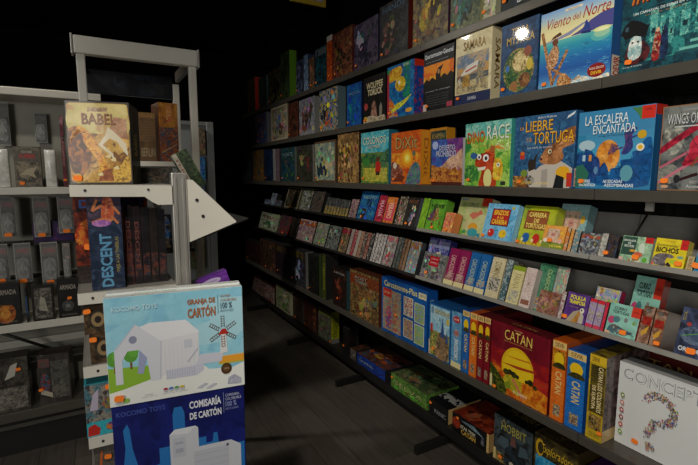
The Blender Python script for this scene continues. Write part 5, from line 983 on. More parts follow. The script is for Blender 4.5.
r6(428.5, 449.5, 302, 'blue castle-town box with a dark blue tower roof, sixth shelf', art_car, side='#1c5c98', body='#14548c', top='#144c84', stick=(0.25, 0.16))
SPN = dict(seam='x', stick=None)
r6(450.5, 460.5, 310, 'light blue spine with a red oval near its top, sixth shelf', spine_car, side='#2c6ca0', body='#3c78a8', top='#144880', **SPN)
r6(461.3, 468, 309, 'slim dark blue spine with a yellow sun, left of the slim orange one', spine_catan(('#1c58a0', '#2464ac'), '#2c74b0'), side='#144880', body='#1450a0', top='#103c74', D=0.262, **SPN)
r6(468.5, 475.6, 311.5, 'slim orange spine with a yellow sun, sixth shelf', spine_catan(('#d46818', '#dc7420'), '#b84814'), side='#a04c14', body='#b85414', top='#a04810', D=0.262, **SPN)
r6(476.1, 482.2, 314, 'slim maroon spine with a yellow sun, left one of two', spine_catan(('#74101c', '#801420'), '#8c2018'), side='#581018', body='#641018', top='#501018', D=0.262, **SPN)
r6(482.7, 488.6, 316, 'slim maroon spine with a yellow sun, touching the big sunset box', spine_catan(('#74101c', '#801420'), '#8c2018'), side='#581018', body='#641018', top='#501018', D=0.262, **SPN)
r6(489.5, 547, 319, 'big maroon box with a huge yellow setting sun facing out', art_catan, side='#641018', body='#641018', top=busy('#581018', 'CATAN', '#a87c38', ty=0.3, th=0.4, tx=(0.3, 0.7)), D=0.075, stick=(0.11, 0.04))
r6(549, 562.6, 338.5, 'orange spine with a yellow sun right of the big maroon box', spine_catan(('#d46418', '#e07424'), ('#8c4c18', '#c88c1c', '#30280c', 10)), side='#b05014', body='#b85414', top='#b4500f', D=0.262, **SPN)
r6(563.8, 582, 348.3, 'bright blue spine with a yellow sun, sixth shelf', spine_catan(('#1c64b4', '#2470c0'), ('#2c80b8', '#1c5c98')), side='#144c94', body='#1450a0', top='#10488c', D=0.262, **SPN)
r6(585, 601.5, 352.7, 'yellow and dark brown spine with two lines of vertical lettering', spine_europa, side=spine(('#4c3c3c', '#705c58', '#2c2424', 10), foot='#c8ac78'), body='#5c4c20', top=('#7c6c1c', '#5c5018', '#3c3010', 5), D=0.255, seam='x', stick=(0.9, 0.12))
# the white box stands further in on the same shelf
shelf_box(6, 614, 709, 360.5, BG, 'big white box with a question mark made of tiny coloured icons', 0.07, art_concept, back=0.06, side='#c8cac8', body='#c4c6c4', top='#a8aaa8', group=G6, stick=(0.25, 0.12), stick_sz=1.3, mat=M_CARD)
# loose dark boxes behind
X6, Z6 = ROWS[6][0], ROWS[6][1]
game_box(BG, 'dark red box lying flat behind the white question mark box', 'board game', (1.68, 0.93, Z6 + 0.001), (0, 0, -PI / 2), 0.3, 0.26, 0.12, busy('#4c1410', 'CATAN', '#a08048', ty=0.8, th=0.12), body='#401410', group=G6, stick=None)
# small white bust on the sixth shelf
b = empty('figurine', (1.66, y_on_shelf(337, 1.66, Z6 + 0.3), Z6)); tag(b, 'small white figurine standing left of the white-lettered black box on the sixth shelf', 'figurine')
bm = bmesh.new()
prof = [(0.03, 0), (0.032, 0.01), (0.02, 0.02), (0.022, 0.1), (0.036, 0.16), (0.03, 0.2), (0.012, 0.22), (0.02, 0.245), (0.024, 0.27), (0.015, 0.29), (0.001, 0.294)]
rings = [[bm.verts.new((r_ * math.cos(t), r_ * 0.8 * math.sin(t), z)) for t in (2 * PI * i / 14 for i in range(14))] for r_, z in prof]
for q, s_ in zip(rings, rings[1:]):
    for i in range(14): bm.faces.new((q[i], q[(i + 1) % 14], s_[(i + 1) % 14], s_[i]))
bm.faces.new(rings[0][::-1]); bm.faces.new(rings[-1]); mesh('body', bm, M_WHITEP, b, True)
bx('pedestal', -0.034, -0.03, 0.0, 0.034, 0.03, 0.012, M_DARKP, b, 0.002)

# ------------------------------------------------------------------ bottom shelf
def r7(xl, xr, yt, lab, fr, D=0.08, **k): return shelf_box(7, xl, xr, yt, BG, lab, D, fr, group=G7, **k)
# a low stack of four flat boxes at the far end, then boxes lying flat with their edge to the aisle
def flat7(xl, xr, h, D, lab, edge, top, z=0.0, body='#202020', back=0.0, turn=0.0, stick=(0.1, 0.7), side='#202020', **k):
    X, Z, _ = ROWS[7]; X += back; Z += 0.0006 + z
    yl = y_on_shelf(xl, X, Z); yr = y_on_shelf(xr, X, Z)
    return game_box(BG, lab, 'board game', (X, yl, Z), (0, 0, -PI / 2 + turn), yl - yr - 0.002, h, D, edge, top=top, body=body, side=side, group=G7, lid=False, stick=stick, **k)
for i, (c, w_) in enumerate((('#783c20', 'lowest'), ('#8c5c44', 'second lowest'), ('#84401c', 'second highest'), ('#703418', 'topmost'))):
    flat7(252 + i * 0.7, 275, 0.042, 0.2, 'striped orange box, %s in the small far stack on the bottom shelf' % w_, busy((c, '#a8a09c', '#28201c', 16), seed=90 + i), '#3c241c', z=i * 0.043, body='#40281c', stick=None)
r7(276.5, 291, 283.5, 'cream-green box facing out at the far part of the bottom shelf', busy(('#7c7c5c', '#8c8c6c', '#4c6444', 8), fig=('#50683c', '#a0a088'), border='#94906c', seed=95), side='#a8a88c', stick=None)
r7(293, 302.5, 289, 'dark brown box right of the cream-green one on the bottom shelf', busy(('#302418', '#3c3424', '#544438', 12), seed=96), side='#4c4c44', stick=(0.3, 0.1))
r7(304, 316.5, 298, 'reddish brown box between the dark brown and the yellow-green one', busy(('#4c2418', '#703c24', '#2c1c14', 12), fig=('#803c24',), seed=97), side='#30201c', stick=(0.1, 0.12))
r7(318.5, 331.5, 305, 'box with yellow-green headline and grey street picture on the bottom shelf', busy(('#484c40', '#60604c', '#3c2c24', 12), 'CIUDAD', '#8c9c1c', seed=98, ty=0.78, th=0.16, tx=(0.06, 0.94)), side=spine(('#98a01c', '#b0b424'), 'CIUDAD', '#50580c', foot='#808078'), D=0.07, stick=(0.95, 0.08))
r7(343, 349, 326, 'narrow black box with a white line-drawn plant on the bottom shelf', busy(('#14120f', '#1c1816', '#141210', 10), seed=99), side='#141210', stick=(0.2, 0.3))
flat7(350, 356, 0.075, 0.24, 'grey-brown speckled box lying flat left of the blue-edged one', busy(('#484440', '#706860', '#302420', 24), seed=100), busy(('#2c1c14', '#482c1c', '#18120e', 10), seed=101, fig=('#5c3420', '#241814')), stick=None)
flat7(357, 385, 0.072, 0.235, 'flat-lying box with a blue edge and orange-brown top on the bottom shelf', busy(('#14307c', '#1c3c8c', '#102868', 8), 'Carambolo', '#90a8d0', ty=0.3, th=0.4, tx=(0.08, 0.6)), busy(('#6c3418', '#40241c', '#303c50', 8), fig=('#88481c', '#3c4c5c', '#a86434'), seed=102), body='#142c70', stick=None)
flat7(391, 427, 0.09, 0.24, 'flat-lying green box with a jungle picture top on the bottom shelf', busy(('#507830', '#68903c', '#3c5c28', 12), 'SELVA', '#a8b070', ty=0.3, th=0.35, seed=103), busy(('#3c4c2c', '#5c6440', '#28301c', 9), fig=('#4c5850', '#706c40', '#2c3c28', '#70543c'), seed=103), body='#40602c', side=busy(('#507830', '#68903c', '#3c5c28', 12)), stick=(0.05, 0.75))
flat7(429, 448, 0.085, 0.24, 'flat black box with a white stripe across its top on the bottom shelf', busy('#0e0e10', 'PANIC', '#8c9098', ty=0.2, th=0.35, tx=(0.3, 0.9)), busy('#101012', band='#8c8c88', ty=0.3, th=0.2), stick=(0.12, 0.8), side='#b89860')
flat7(452, 489, 0.095, 0.24, 'flat black box with gold edge lettering and a rusty red top on the bottom shelf', art_startrek, busy(('#702410', '#883418', '#4c140c', 6), fig=('#8c4830', '#601c10'), seed=104), side='#b08c54', stick=(0.18, 0.85))
X7, Z7, _ = ROWS[7]
r7(493, 531, 412, 'grey box with a dark cloaked figure and gold lettering on the bottom shelf', art_hobbit, side='#28241c', body='#28241c', top=busy('#1c1a16', 'HOBBIT', '#70602c', ty=0.3, th=0.4), D=0.2, stick=(0.22, 0.13), stick_sz=1.4)
r7(532.5, 575, 431, 'brown box with gold lettering over a blue sea on the bottom shelf', art_explora, side=side_devir('#4c4020'), body='#584820', top=('#5c4c28', '#40341c', '#2c2414', 8), D=0.25)
flat7(578, 640, 0.20, 0.24, 'dark purple box at the near end of the bottom shelf', busy(('#3c1454', '#4c1c64', '#2c1040', 5), 'LUNA', '#a89cc8', ty=0.5, th=0.3, tx=(0.02, 0.2)), '#44185c', body='#381250')
#LEFT#
# ------------------------------------------------------------------ wall of miniature packs on the left, facing the camera
YL = 2.8
def px_y(px, py, Y): return on_y(px, py, Y)
XR_L = 0.075; XL_L = -1.15
unit = empty('shelving_unit', (-0.5, YL + 0.25, 0)); tag(unit, 'cream shelving unit on the left with hanging miniature packs', 'shelving')
def up(name, a, m, bev=0.0):
    return bx(name, a[0] + 0.5, a[1] - YL - 0.25, a[2], a[3] + 0.5, a[4] - YL - 0.25, a[5], m, unit, bev)
Z1, Z3, Z4, ZT = 1.402, 0.700, 0.245, 1.882
up('back_panel', (XL_L, YL + 0.30, 0.02, XR_L, YL + 0.32, ZT - 0.02), M_BACKP)
up('upright', (XR_L - 0.03, YL + 0.26, 0, XR_L, YL + 0.299, ZT - 0.021), M_SHELF); up('upright', (XL_L, YL + 0.26, 0, XL_L + 0.03, YL + 0.299, ZT - 0.021), M_SHELF)
up('top_canopy', (XL_L, YL + 0.04, ZT - 0.02, XR_L, YL + 0.32, ZT + 0.018), M_WHITE, 0.004)
for nm, z, h, m in (('shelf', Z1, 0.036, M_WHITE), ('shelf', Z3, 0.04, M_WHITE), ('shelf', Z4, 0.05, M_SHELF)):
    y0 = YL if z > 0.4 else YL - 0.04
    bm = bmesh.new(); add_box(bm, XL_L + 0.5, y0 - YL - 0.25, z - h, XR_L + 0.5, y0 - YL - 0.238, z, 0.002)
    add_box(bm, XL_L + 0.5, y0 - YL - 0.238, z - 0.02, XR_L + 0.5, 0.009, z - 0.0005); mesh(nm, bm, m, unit)
up('plinth', (XL_L, YL + 0.0, 0.0, XR_L, YL + 0.015, Z4 - 0.055), M_SHELFB); up('plinth_rail', (XL_L, YL - 0.02, 0.15, XR_L, YL - 0.001, 0.17), M_SHELF)
for z in (1.285, 1.02): up('peg_rail', (XL_L + 0.04, YL + 0.275, z + 0.05, XR_L - 0.04, YL + 0.299, z + 0.08), M_WHITE, 0.003)
up('cross_rail', (XL_L + 0.04, YL + 0.24, 0.50, XR_L - 0.04, YL + 0.262, 0.54), M_WHITE, 0.003); up('cross_rail', (XL_L + 0.04, YL + 0.2, 0.42, XR_L - 0.04, YL + 0.22, 0.45), M_SHELF, 0.003)
bm = bmesh.new(); add_tube(bm, (-0.44 + 0.5, YL + 0.02 - YL - 0.25, Z3 - 0.045), (-0.17 + 0.5, -0.03, 0.42), 0.008, 8); mesh('brace', bm, M_SHELFB, unit, True)

def span(px0, py0, px1, py1, Y):
    a = on_y(px0, py0, Y); b = on_y(px1, py1, Y)
    return a.x, min(a.z, b.z), b.x, max(a.z, b.z)

def blister(px0, pt, px1, pb, Y, label, colr, group='clear hanging miniature packs', title='#a03030', stick=True, tall=False, peg=True, seed=1):
    x0, z0, x1, z1 = span(px0, pt, px1, pb, Y); W = x1 - x0; H = z1 - z0
    root = empty('miniature_pack', (x0, Y, z0)); tag(root, label, 'miniature pack', group)
    bm = box_mesh(0, 0.02, 0, W, 0.0215, H, colr, 0.0004)
    p = Paint(bm, (0, 0.02, 0), (1, 0, 0), (0, 0, 1), W, H); p.rect(0, 0, 1, 1, '#9c9a92'); p.rect(0.05, 0.03, 0.95, 0.97, (colr, '#1c1c1e', '#282828', 14)); p.rect(0.05, 0.66, 0.95, 0.9, ('#5c5450', '#48403e', '#6c6058', 20)); p.ell(0.5, 0.36, 0.38, 0.27, '#807c74'); p.ell(0.5, 0.36, 0.34, 0.24, ('#504c46', '#343230', '#6c6860', 10)); p.ell(0.5, 0.36, 0.27, 0.19, ('#24221f', '#343230'))
    if title: p.text('X-WING', 0.15, 0.74, 0.85, 0.86, title, bold=0.03)
    mesh('card_backing', bm, M_CARD, root)
    bm = bmesh.new(); add_box(bm, W * 0.02, -0.012, 0.004, W * 0.98, 0.0192, H * 0.98, 0.006); add_box(bm, W * 0.14, -0.026, H * 0.12, W * 0.86, -0.0125, H * 0.62, 0.005)
    shell = mesh('clear_shell', bm, M_CLEAR, root)
    r = random.Random(seed); bm = bmesh.new(); cx_, cz_ = W * 0.5, H * 0.38
    for sgn in (-1, 1):
        add_prism(bm, [(cx_, cz_ - H * 0.05), (cx_ + sgn * W * 0.28, cz_ - H * 0.12 + r.uniform(0, 0.08) * H), (cx_ + sgn * W * 0.3, cz_ - H * 0.04), (cx_ + sgn * W * 0.04, cz_ + H * 0.12)], lambda a, b, k: Vector((a, -0.004 + 0.005 * k, b)))
    add_box(bm, cx_ - W * 0.06, -0.008, cz_ - H * 0.12, cx_ + W * 0.06, 0.004, cz_ + H * 0.16, 0.002)
    mesh('miniature', bm, M_MINI, shell)
    if stick: sticker(root, W * 0.5, H * 0.08, 0.034, 0.02, 0.027)
    if peg:
        bm = bmesh.new(); add_tube(bm, (W / 2, 0.0219, H - 0.004), (W / 2, YL + 0.274 - Y, H - 0.004), 0.0025, 6); pg = mesh('display_peg', bm, M_STEEL, None); pg.location = (x0, Y, z0)
        pg.parent = unit; pg.location = Vector((x0, Y, z0)) - unit.location
    return root
YP = YL + 0.12
M = ['small clear pack with a white model, left edge of the upper hanging row', 'small clear pack with a red-lettered card, middle of the upper hanging row', 'small clear pack partly behind the display rack, upper hanging row']
for (a, t_, b, bt, c), l, i in zip(((-2, 197, 17, 237, '#686460'), (31, 197, 51, 237, '#403c3c'), (56, 195, 75, 233, '#403c3c')), M, range(3)): blister(a, t_, b, bt, YP, l, c, seed=i)
M = ['dark clear pack at the left edge of the lower hanging row', 'clear pack second from the left in the lower hanging row', 'clear pack with a round grey ship, third in the lower hanging row']
for (a, t_, b, bt, c), l, i in zip(((-8, 245, 10, 282, '#383838'), (12, 244, 33, 282, '#484040'), (39, 243, 60, 283, '#404040')), M, range(3)): blister(a, t_, b, bt, YP - 0.02, l, c, seed=10 + i)
blister(61.5, 244, 72, 281, YP - 0.02, 'pinkish pack right of the round ship pack in the lower hanging row', '#a07c78', seed=20, title=None, group='clear hanging miniature packs')
blister(-6, 101, 11, 146, YP + 0.1, 'large dark blister pack hanging at the upper left edge', '#20242c', title=None, stick=False, seed=21)
blister(33, 112, 48, 143, YP + 0.12, 'small dark blister pack hanging alone against the beige panel', '#24242c', title=None, stick=False, seed=22)

def left_box(name, label, cat, px0, pt, px1, pb, Y, D, front, zbase=None, yaw=0.0, roll=0.0, group=None, **k):
    x0, z0, x1, z1 = span(px0, pt, px1, pb, Y)
    if zbase is not None: z1 += zbase - z0; z0 = zbase
    return game_box(name, label, cat, (x0, Y, z0 + 0.0006), (0, roll, yaw), (x1 - x0) / max(0.3, math.cos(yaw)), z1 - z0, D, front, group=group, **k)
GB = 'boxed miniature games on the cream shelves'
def art_xwing(p):
    p.rect(0, 0, 1, 1, ('#5c5448', '#706858', '#484038', 6)); p.rect(0.1, 0.12, 0.9, 0.62, ('#4c4438', '#8c8068', '#302c24', 10)); p.poly([(0.2, 0.3), (0.45, 0.45), (0.85, 0.5), (0.7, 0.35), (0.8, 0.22), (0.5, 0.3)], '#a89c80')
    p.poly([(0.08, 0.66), (0.18, 0.9), (0.5, 0.96), (0.82, 0.9), (0.92, 0.66)], ('#504c44', '#5c584c')); p.text('STAR WARS', 0.3, 0.84, 0.7, 0.9, '#c8c0b0'); p.text('X-WING', 0.2, 0.7, 0.8, 0.83, '#b02c28', bold=0.04)
def bag(px0, pt, px1, pb, Y, label):
    x0, z0, x1, z1 = span(px0, pt, px1, pb, Y); z0 = Z1; W, H = x1 - x0, z1 - z0
    bm = bmesh.new(); add_box(bm, 0, 0, 0, W, 0.05, H, 0.004)
    bmesh.ops.subdivide_edges(bm, edges=bm.edges[:], cuts=4, use_grid_fill=True); r = random.Random(int(px0) + 5)
    for v in bm.verts:
        f = math.sin(PI * min(1, max(0, v.co.x / W))) * math.sin(PI * min(1, max(0, v.co.z / H)))
        v.co.y += (-0.018 if v.co.y < 0.025 else 0.012) * f + r.uniform(-0.003, 0.003) * f
    root = mesh('miniature_bag', bm, M_CLOUDY, None, True); root.location = (x0, Y, z0 + 0.0006); tag(root, label, 'bag', 'crinkled bags on the top cream shelf'); return root
bag(-9, 149, 10.5, 184, YL + 0.02, 'crinkled white plastic bag at the left edge of the top cream shelf')
left_box('miniature_game_box', 'brown-grey box with red lettering between two crinkled bags', 'miniature game', 12, 143, 42.5, 184, YL + 0.03, 0.08, art_xwing, zbase=Z1, group=GB, body='#484038', side='#38322c', stick=(0.25, 0.1), stick_sz=1.6)
bag(43.5, 150, 57.5, 185, YL + 0.02, 'crinkled white plastic bag right of the brown-grey box')
left_box('board_game_box', 'maroon spine standing left of the golden tower tin', 'board game', 58.5, 113, 67.5, 184, YL - 0.0 + 0.01, 0.2, spine(('#5c1824', '#742434', '#341018', 10), 'LEGADO', '#a8847c', head=('#7c3444', '#a8787c', '#401420', 30), t0=0.3, t1=0.7), zbase=Z1, group=GB, body='#481420', stick=(0.5, 0.1), lid=False)
def art_armada(c):
    def f(p):
        p.rect(0, 0, 1, 1, ('#14110f', '#1c1814', '#100e0c', 6)); p.text('ARMADA', 0.12, 0.72, 0.88, 0.84, '#9c9488', bold=0.02)
        if c:
            p.ell(0.4, 0.28, 0.4, 0.24, ('#a8541c', '#c87c28', '#5c2410', 8)); p.ell(0.4, 0.26, 0.2, 0.12, ('#d8a040', '#c87828')); p.poly([(0.1, 0.5), (0.5, 0.46), (0.9, 0.52), (0.6, 0.58)], '#201814')
        else: p.ell(0.45, 0.3, 0.28, 0.14, ('#3c3c3c', '#50504c')); p.ell(0.45, 0.3, 0.12, 0.05, '#707070')
        p.text('JUEGO DE MINIATURAS', 0.15, 0.04, 0.85, 0.09, '#8c8478')
    return f
left_box('miniature_game_box', 'black box with a glowing orange planet on the middle cream shelf', 'miniature game', -8, 283, 22, 322, YL + 0.005, 0.062, art_armada(True), zbase=Z3, group=GB, body='#141210', side='#141210', stick=None)
left_box('miniature_game_box', 'black spine with a blue strip right of the orange planet box', 'miniature game', 24, 288, 29, 322, YL + 0.005, 0.062, spine(('#141418', '#1c1c20'), art=(0.25, 0.75, '#28507c')), zbase=Z3, group=GB, body='#141418', stick=None, lid=False)
def art_tray(p):
    p.rect(0, 0, 1, 1, ('#18140f', '#201c18')); p.rect(0.12, 0.06, 0.9, 0.9, ('#5c5850', '#78746c', '#3c3834', 8)); p.rect(0.2, 0.14, 0.82, 0.82, ('#3c3c38', '#787468', '#282824', 14)); p.poly([(0.3, 0.3), (0.7, 0.24), (0.6, 0.6), (0.4, 0.7)], ('#8c8878', '#a8a494'))
left_box('miniature_game_box', 'box with a clear window over a grey ship on the middle cream shelf', 'miniature game', 30.5, 288, 55.5, 321, YL + 0.005, 0.062, art_tray, zbase=Z3, group=GB, body='#181410', side='#181410', stick=None)
left_box('miniature_game_box', 'black ship box right of the windowed one on the middle cream shelf', 'miniature game', 56.5, 284, 81, 320, YL + 0.005, 0.062, art_armada(False), zbase=Z3, group=GB, body='#141210', side='#141210', stick=(0.55, 0.5), stick_sz=1.5)
left_box('board_game_box', 'dark purple box lying behind the hanging packs', 'board game', 32, 222, 74, 240, YL + 0.16, 0.1, busy(('#34144c', '#401c5c', '#240c38', 5), 'FANTASIA', '#8c78a8', ty=0.4, th=0.3, tx=(0.6, 0.95)), group=GB, body='#2c103c', stick=None)
bx('box_ledge', 0, 0, 0, 0.01, 0.01, 0.01, M_SHELF) if False else None
# support ledge under the purple box
pz = span(32, 222, 74, 240, YL + 0.16)[1]
up('ledge', (XL_L + 0.04, YL + 0.15, pz - 0.012, XR_L - 0.04, YL + 0.272, pz), M_SHELFB)
up('ledge', (XL_L + 0.04, YL + 0.19, pz - 0.2, XR_L - 0.04, YL + 0.272, pz - 0.19), M_SHELFB)
# bottom cream shelf
def case_art(p):
    p.rect(0, 0, 1, 1, ('#38342c', '#504c44', '#24201c', 9)); p.rect(0.06, 0.05, 0.92, 0.45, ('#68645c', '#888478', '#403c38', 16)); p.poly([(0.3, 0.6), (0.6, 0.66), (0.7, 0.9), (0.5, 0.86)], '#b8b4a8')
left_box('miniature_case', 'clear-fronted grey case at the left edge of the lowest cream shelf', 'miniature case', -8, 366, 32, 412, YL - 0.02, 0.12, case_art, zbase=Z4, group=GB, body='#302c28', side='#383430', stick=(0.72, 0.78), stick_sz=1.6, mat=M_TIN)
def racer(p):
    p.rect(0, 0, 1, 1, ('#28201c', '#383028', '#1c1614', 9)); p.rect(0.4, 0.08, 0.95, 0.86, ('#484840', '#605c54', '#34322e', 8)); p.rect(0.03, 0.74, 0.36, 0.92, ('#6c3830', '#504440')); p.ell(0.2, 0.42, 0.14, 0.2, ('#8c2c24', '#28506c', '#3c2018', 20)); p.poly([(0.05, 0.2), (0.4, 0.1), (0.4, 0.2), (0.05, 0.3)], '#b0a894')
b_ = left_box('miniature_game_box', 'dark racing miniature box turned sideways on the lowest cream shelf', 'miniature game', 37, 364, 73, 405, YL + 0.0, 0.12, racer, zbase=Z4, yaw=R(-6), group=GB, body='#28201c', side=busy(('#3c342c', '#584c40', '#241c18', 14)), stick=(0.06, 0.3), stick_sz=1.5)

# ------------------------------------------------------------------ open display frame with header, and the shelf inside it
YA, YB = 2.0, 2.42
x0h, z0h = -0.022, 1.908; x1h, z1h = 0.412, 1.972
fr = empty('header_display', (0.195, 2.2, 0)); tag(fr, 'tall cream display frame with a wide header bar', 'display frame')
def fp(name, a, m, bev=0.0, parent=None): return bx(name, a[0] - 0.195, a[1] - 2.2, a[2], a[3] - 0.195, a[4] - 2.2, a[5], m, parent or fr, bev)
for xa, ya in ((x0h + 0.002, YA), (x1h - 0.032, YA), (x0h + 0.002, YB), (x1h - 0.032, YB)): fp('upright', (xa, ya, 0, xa + 0.03, ya + 0.024, z0h + 0.001), M_WHITE, 0.004)
hd = fp('header', (x0h - 0.004, YA - 0.012, z0h, x1h + 0.002, YA + 0.03, z1h), M_WHITE, 0.005)
fp('header_cap', (x0h - 0.012, YA - 0.014, z0h - 0.004, x0h - 0.0042, YA + 0.034, z1h + 0.004), M_STEEL, 0.002, None); fp('header_cap', (x1h + 0.0022, YA - 0.014, z0h - 0.004, x1h + 0.010, YA + 0.034, z1h + 0.004), M_STEEL, 0.002)
bm = box_mesh(x0h + 0.035 - 0.195, YB + 0.002 - 2.2, 1.835, x1h - 0.034 - 0.195, YB + 0.02 - 2.2, 1.94, '#10141c'); p = Paint(bm, (x0h + 0.035 - 0.195, YB + 0.002 - 2.2, 1.835), (1, 0, 0), (0, 0, 1), x1h - x0h - 0.069, 0.105)
p.rect(0.01, 0.02, 0.99, 0.98, ('#06080c', '#10141c', '#040508', 8)); p.rect(0.3, 0.05, 0.8, 0.95, ('#0c1018', '#1c2430', '#080a10', 8)); mesh('rear_header', bm, M_WRAP, fr)
fp('side_rail', (x0h + 0.002, YA + 0.03, z0h + 0.01, x0h + 0.02, YB, z1h - 0.01), M_SHELF); fp('side_rail', (x1h - 0.02, YA + 0.03, z0h + 0.01, x1h - 0.002, YB, z1h - 0.01), M_SHELF)
fp('shelf', (x0h + 0.033, YA + 0.002, 1.498, x1h - 0.033, YB + 0.02, 1.518), M_WHITE, 0.002); fp('shelf', (x0h + 0.033, YA + 0.03, 1.13, x1h - 0.033, YB + 0.02, 1.145), M_SHELF, 0.002)
ZS = 1.518
def art_origins(p):
    p.rect(0, 0, 1, 1, ('#5c4428', '#6c5030', '#4c3820', 5)); p.rect(0, 0.88, 1, 1, '#7c5c34'); p.text('ORIGENES', 0.05, 0.9, 0.95, 0.98, '#b08448')
    for i in range(8): p.rect(0.02, 0.42 + i * 0.055, 0.98, 0.43 + i * 0.055, '#7c6040')
    p.text('BERLIN', 0.08, 0.1, 0.92, 0.28, '#8c7c60', bold=0.02)
def left_on(name, label, px0, pt, px1, Y, D, front, zb, **k):
    a = on_y(px0, pt, Y); b = on_y(px1, pt, Y)
    return game_box(name, label, 'board game', (a.x, Y, zb + 0.0006), k.pop('rot', (0, 0, 0)), b.x - a.x, a.z - zb, D, front, **k)
FG = 'boxes inside the display frame'
left_on(BG, 'brown banded box standing behind the golden tower tin', 138, 112, 154.5, 2.035, 0.04, art_origins, ZS, group=FG, body='#4c3820', side='#4c3820', stick=None)
def art_mosaic(p):
    p.rect(0, 0, 1, 1, ('#8c5c2c', '#a87838', '#6c3c20', 12)); p.rect(0, 0.6, 1, 1, ('#b88030', '#a86c2c', '#8c5428', 8)); p.rect(0.4, 0.68, 0.66, 0.96, ('#a84c38', '#c89050')); p.rect(0.0, 0.0, 1, 0.58, ('#7c4028', '#34485c', '#a86830', 22)); p.line((0.1, 0.15), (0.9, 0.3), 0.05, '#a89070')
left_on(BG, 'orange mosaic box at the right inside the display frame', 157.8, 102, 177.5, 2.03, 0.11, art_mosaic, ZS, group=FG, body='#6c3c1c', side=busy(('#5c2c18', '#8c5024', '#28303c', 20)), stick=None, rot=(0, 0, R(9)))
left_on(CG, 'small dark figure box on the lower ledge of the frame', 148, 206, 158, 2.1, 0.06, busy(('#1c3c5c', '#505c68', '#241c1c', 20)), 1.1456, body='#1c2430', stick=None, lid=False, group=FG) if False else None
def bluepack(p):
    p.rect(0, 0, 1, 1, ('#18222c', '#28303c')); p.ell(0.5, 0.6, 0.42, 0.36, ('#1460a8', '#2c84c8', '#c89c38', 22)); p.rect(0.1, 0.05, 0.9, 0.3, ('#3c4c5c', '#a88450', '#14181c', 24))
left_on(CG, 'small bright blue pack seen between the rack post and the dark spines', 158, 215, 171, 2.05, 0.05, bluepack, 1.1456, group=FG, body='#14202c', side='#14202c', stick=None, lid=False)
left_on(CG, 'grey speckled pack behind the rack post', 174, 205, 190, 2.05, 0.05, busy(('#4c4c48', '#7c7868', '#28241c', 24)), 1.1456, group=FG, body='#28241c', side='#28241c', stick=None, lid=False)

# ------------------------------------------------------------------ display rack in front: post, bracket arms, shelves
YR = 1.40
rk = empty('display_rack', (0.22, YR, 0)); tag(rk, 'silvery display rack with a triangular bracket on its right', 'display rack')
def rp(name, a, m, bev=0.0): return bx(name, a[0] - 0.22, a[1] - YR, a[2], a[3] - 0.22, a[4] - YR, a[5], m, rk, bev)
bm = bmesh.new(); add_box(bm, 0.204 - 0.22, 0, 0.0, 0.247 - 0.22, 0.03, 1.468, 0.003); add_box(bm, 0.212 - 0.22, -0.003, 0.01, 0.218 - 0.22, 0.0005, 1.455); add_box(bm, 0.234 - 0.22, -0.003, 0.01, 0.240 - 0.22, 0.0005, 1.455)
mesh('post', bm, M_STEEL, rk)
def arm(ztop, drop, xl=-0.05, hook=True):
    w_ = 0.031
    prof = [(xl, ztop), (0.2035, ztop - 0.004), (0.2035, ztop - 0.004 - drop), (0.165, ztop - 0.004 - drop), (0.15, ztop - w_ - 0.02), (0.13, ztop - w_ - 0.004), (xl, ztop - w_)]
    bm = bmesh.new(); add_prism(bm, prof, lambda a, b, k: Vector((a - 0.22, -0.006 + 0.006 * k, b)))
    o = mesh('bracket_arm', bm, M_WHITE, rk)
    for cx_ in (xl + 0.035, 0.14):
        bm = bmesh.new(); add_tube(bm, (cx_ - 0.22, -0.0058, ztop - 0.015), (cx_ - 0.22, -0.0085, ztop - 0.015), 0.0035, 10); mesh('rivet', bm, M_RIVET, o)
    bm = bmesh.new(); add_box(bm, xl + 0.004 - 0.22, 0.0005, ztop - 0.008, 0.2035 - 0.22, 0.55, ztop - 0.001, 0.001); add_box(bm, xl - 0.22, 0.0005, ztop - 0.03, xl + 0.0035 - 0.22, 0.55, ztop - 0.001)
    mesh('shelf', bm, M_TRAY, rk)
    return o
arm(1.435, 0.055); arm(1.141, 0.04); arm(0.932, 0.03); arm(0.722, 0.03)
# small crosswise foot and rear post
rp('rear_post', (0.206, YR + 0.52, 0, 0.236, YR + 0.549, 1.42), M_STEEL, 0.002); rp('base_foot', (-0.06, YR - 0.01, 0, 0.40, YR + 0.55, 0.05), M_SHELFB, 0.004)
gus = [(0.2475, 1.448), (0.262, 1.447), (0.389, 1.318), (0.388, 1.314), (0.2475, 1.262)]
bm = bmesh.new(); add_prism(bm, gus, lambda a, b, k: Vector((a - 0.22, -0.004 + 0.005 * k, b))); g_ = mesh('gusset_plate', bm, M_WHITE, rk)
for a, b in ((0.272, 1.387), (0.288, 1.338)):
    bm = bmesh.new(); add_tube(bm, (a - 0.22, -0.0038, b), (a - 0.22, -0.007, b), 0.0048, 12); mesh('rivet', bm, M_RIVET, g_)
bm = bmesh.new(); add_prism(bm, [(0.2475, 1.262), (0.43, 1.326), (0.43, 1.322), (0.2475, 1.256)], lambda a, b, k: Vector((a - 0.22, 0.002 + 0.5 * k, b))); mesh('slanted_shelf', bm, M_SHELFB, rk)

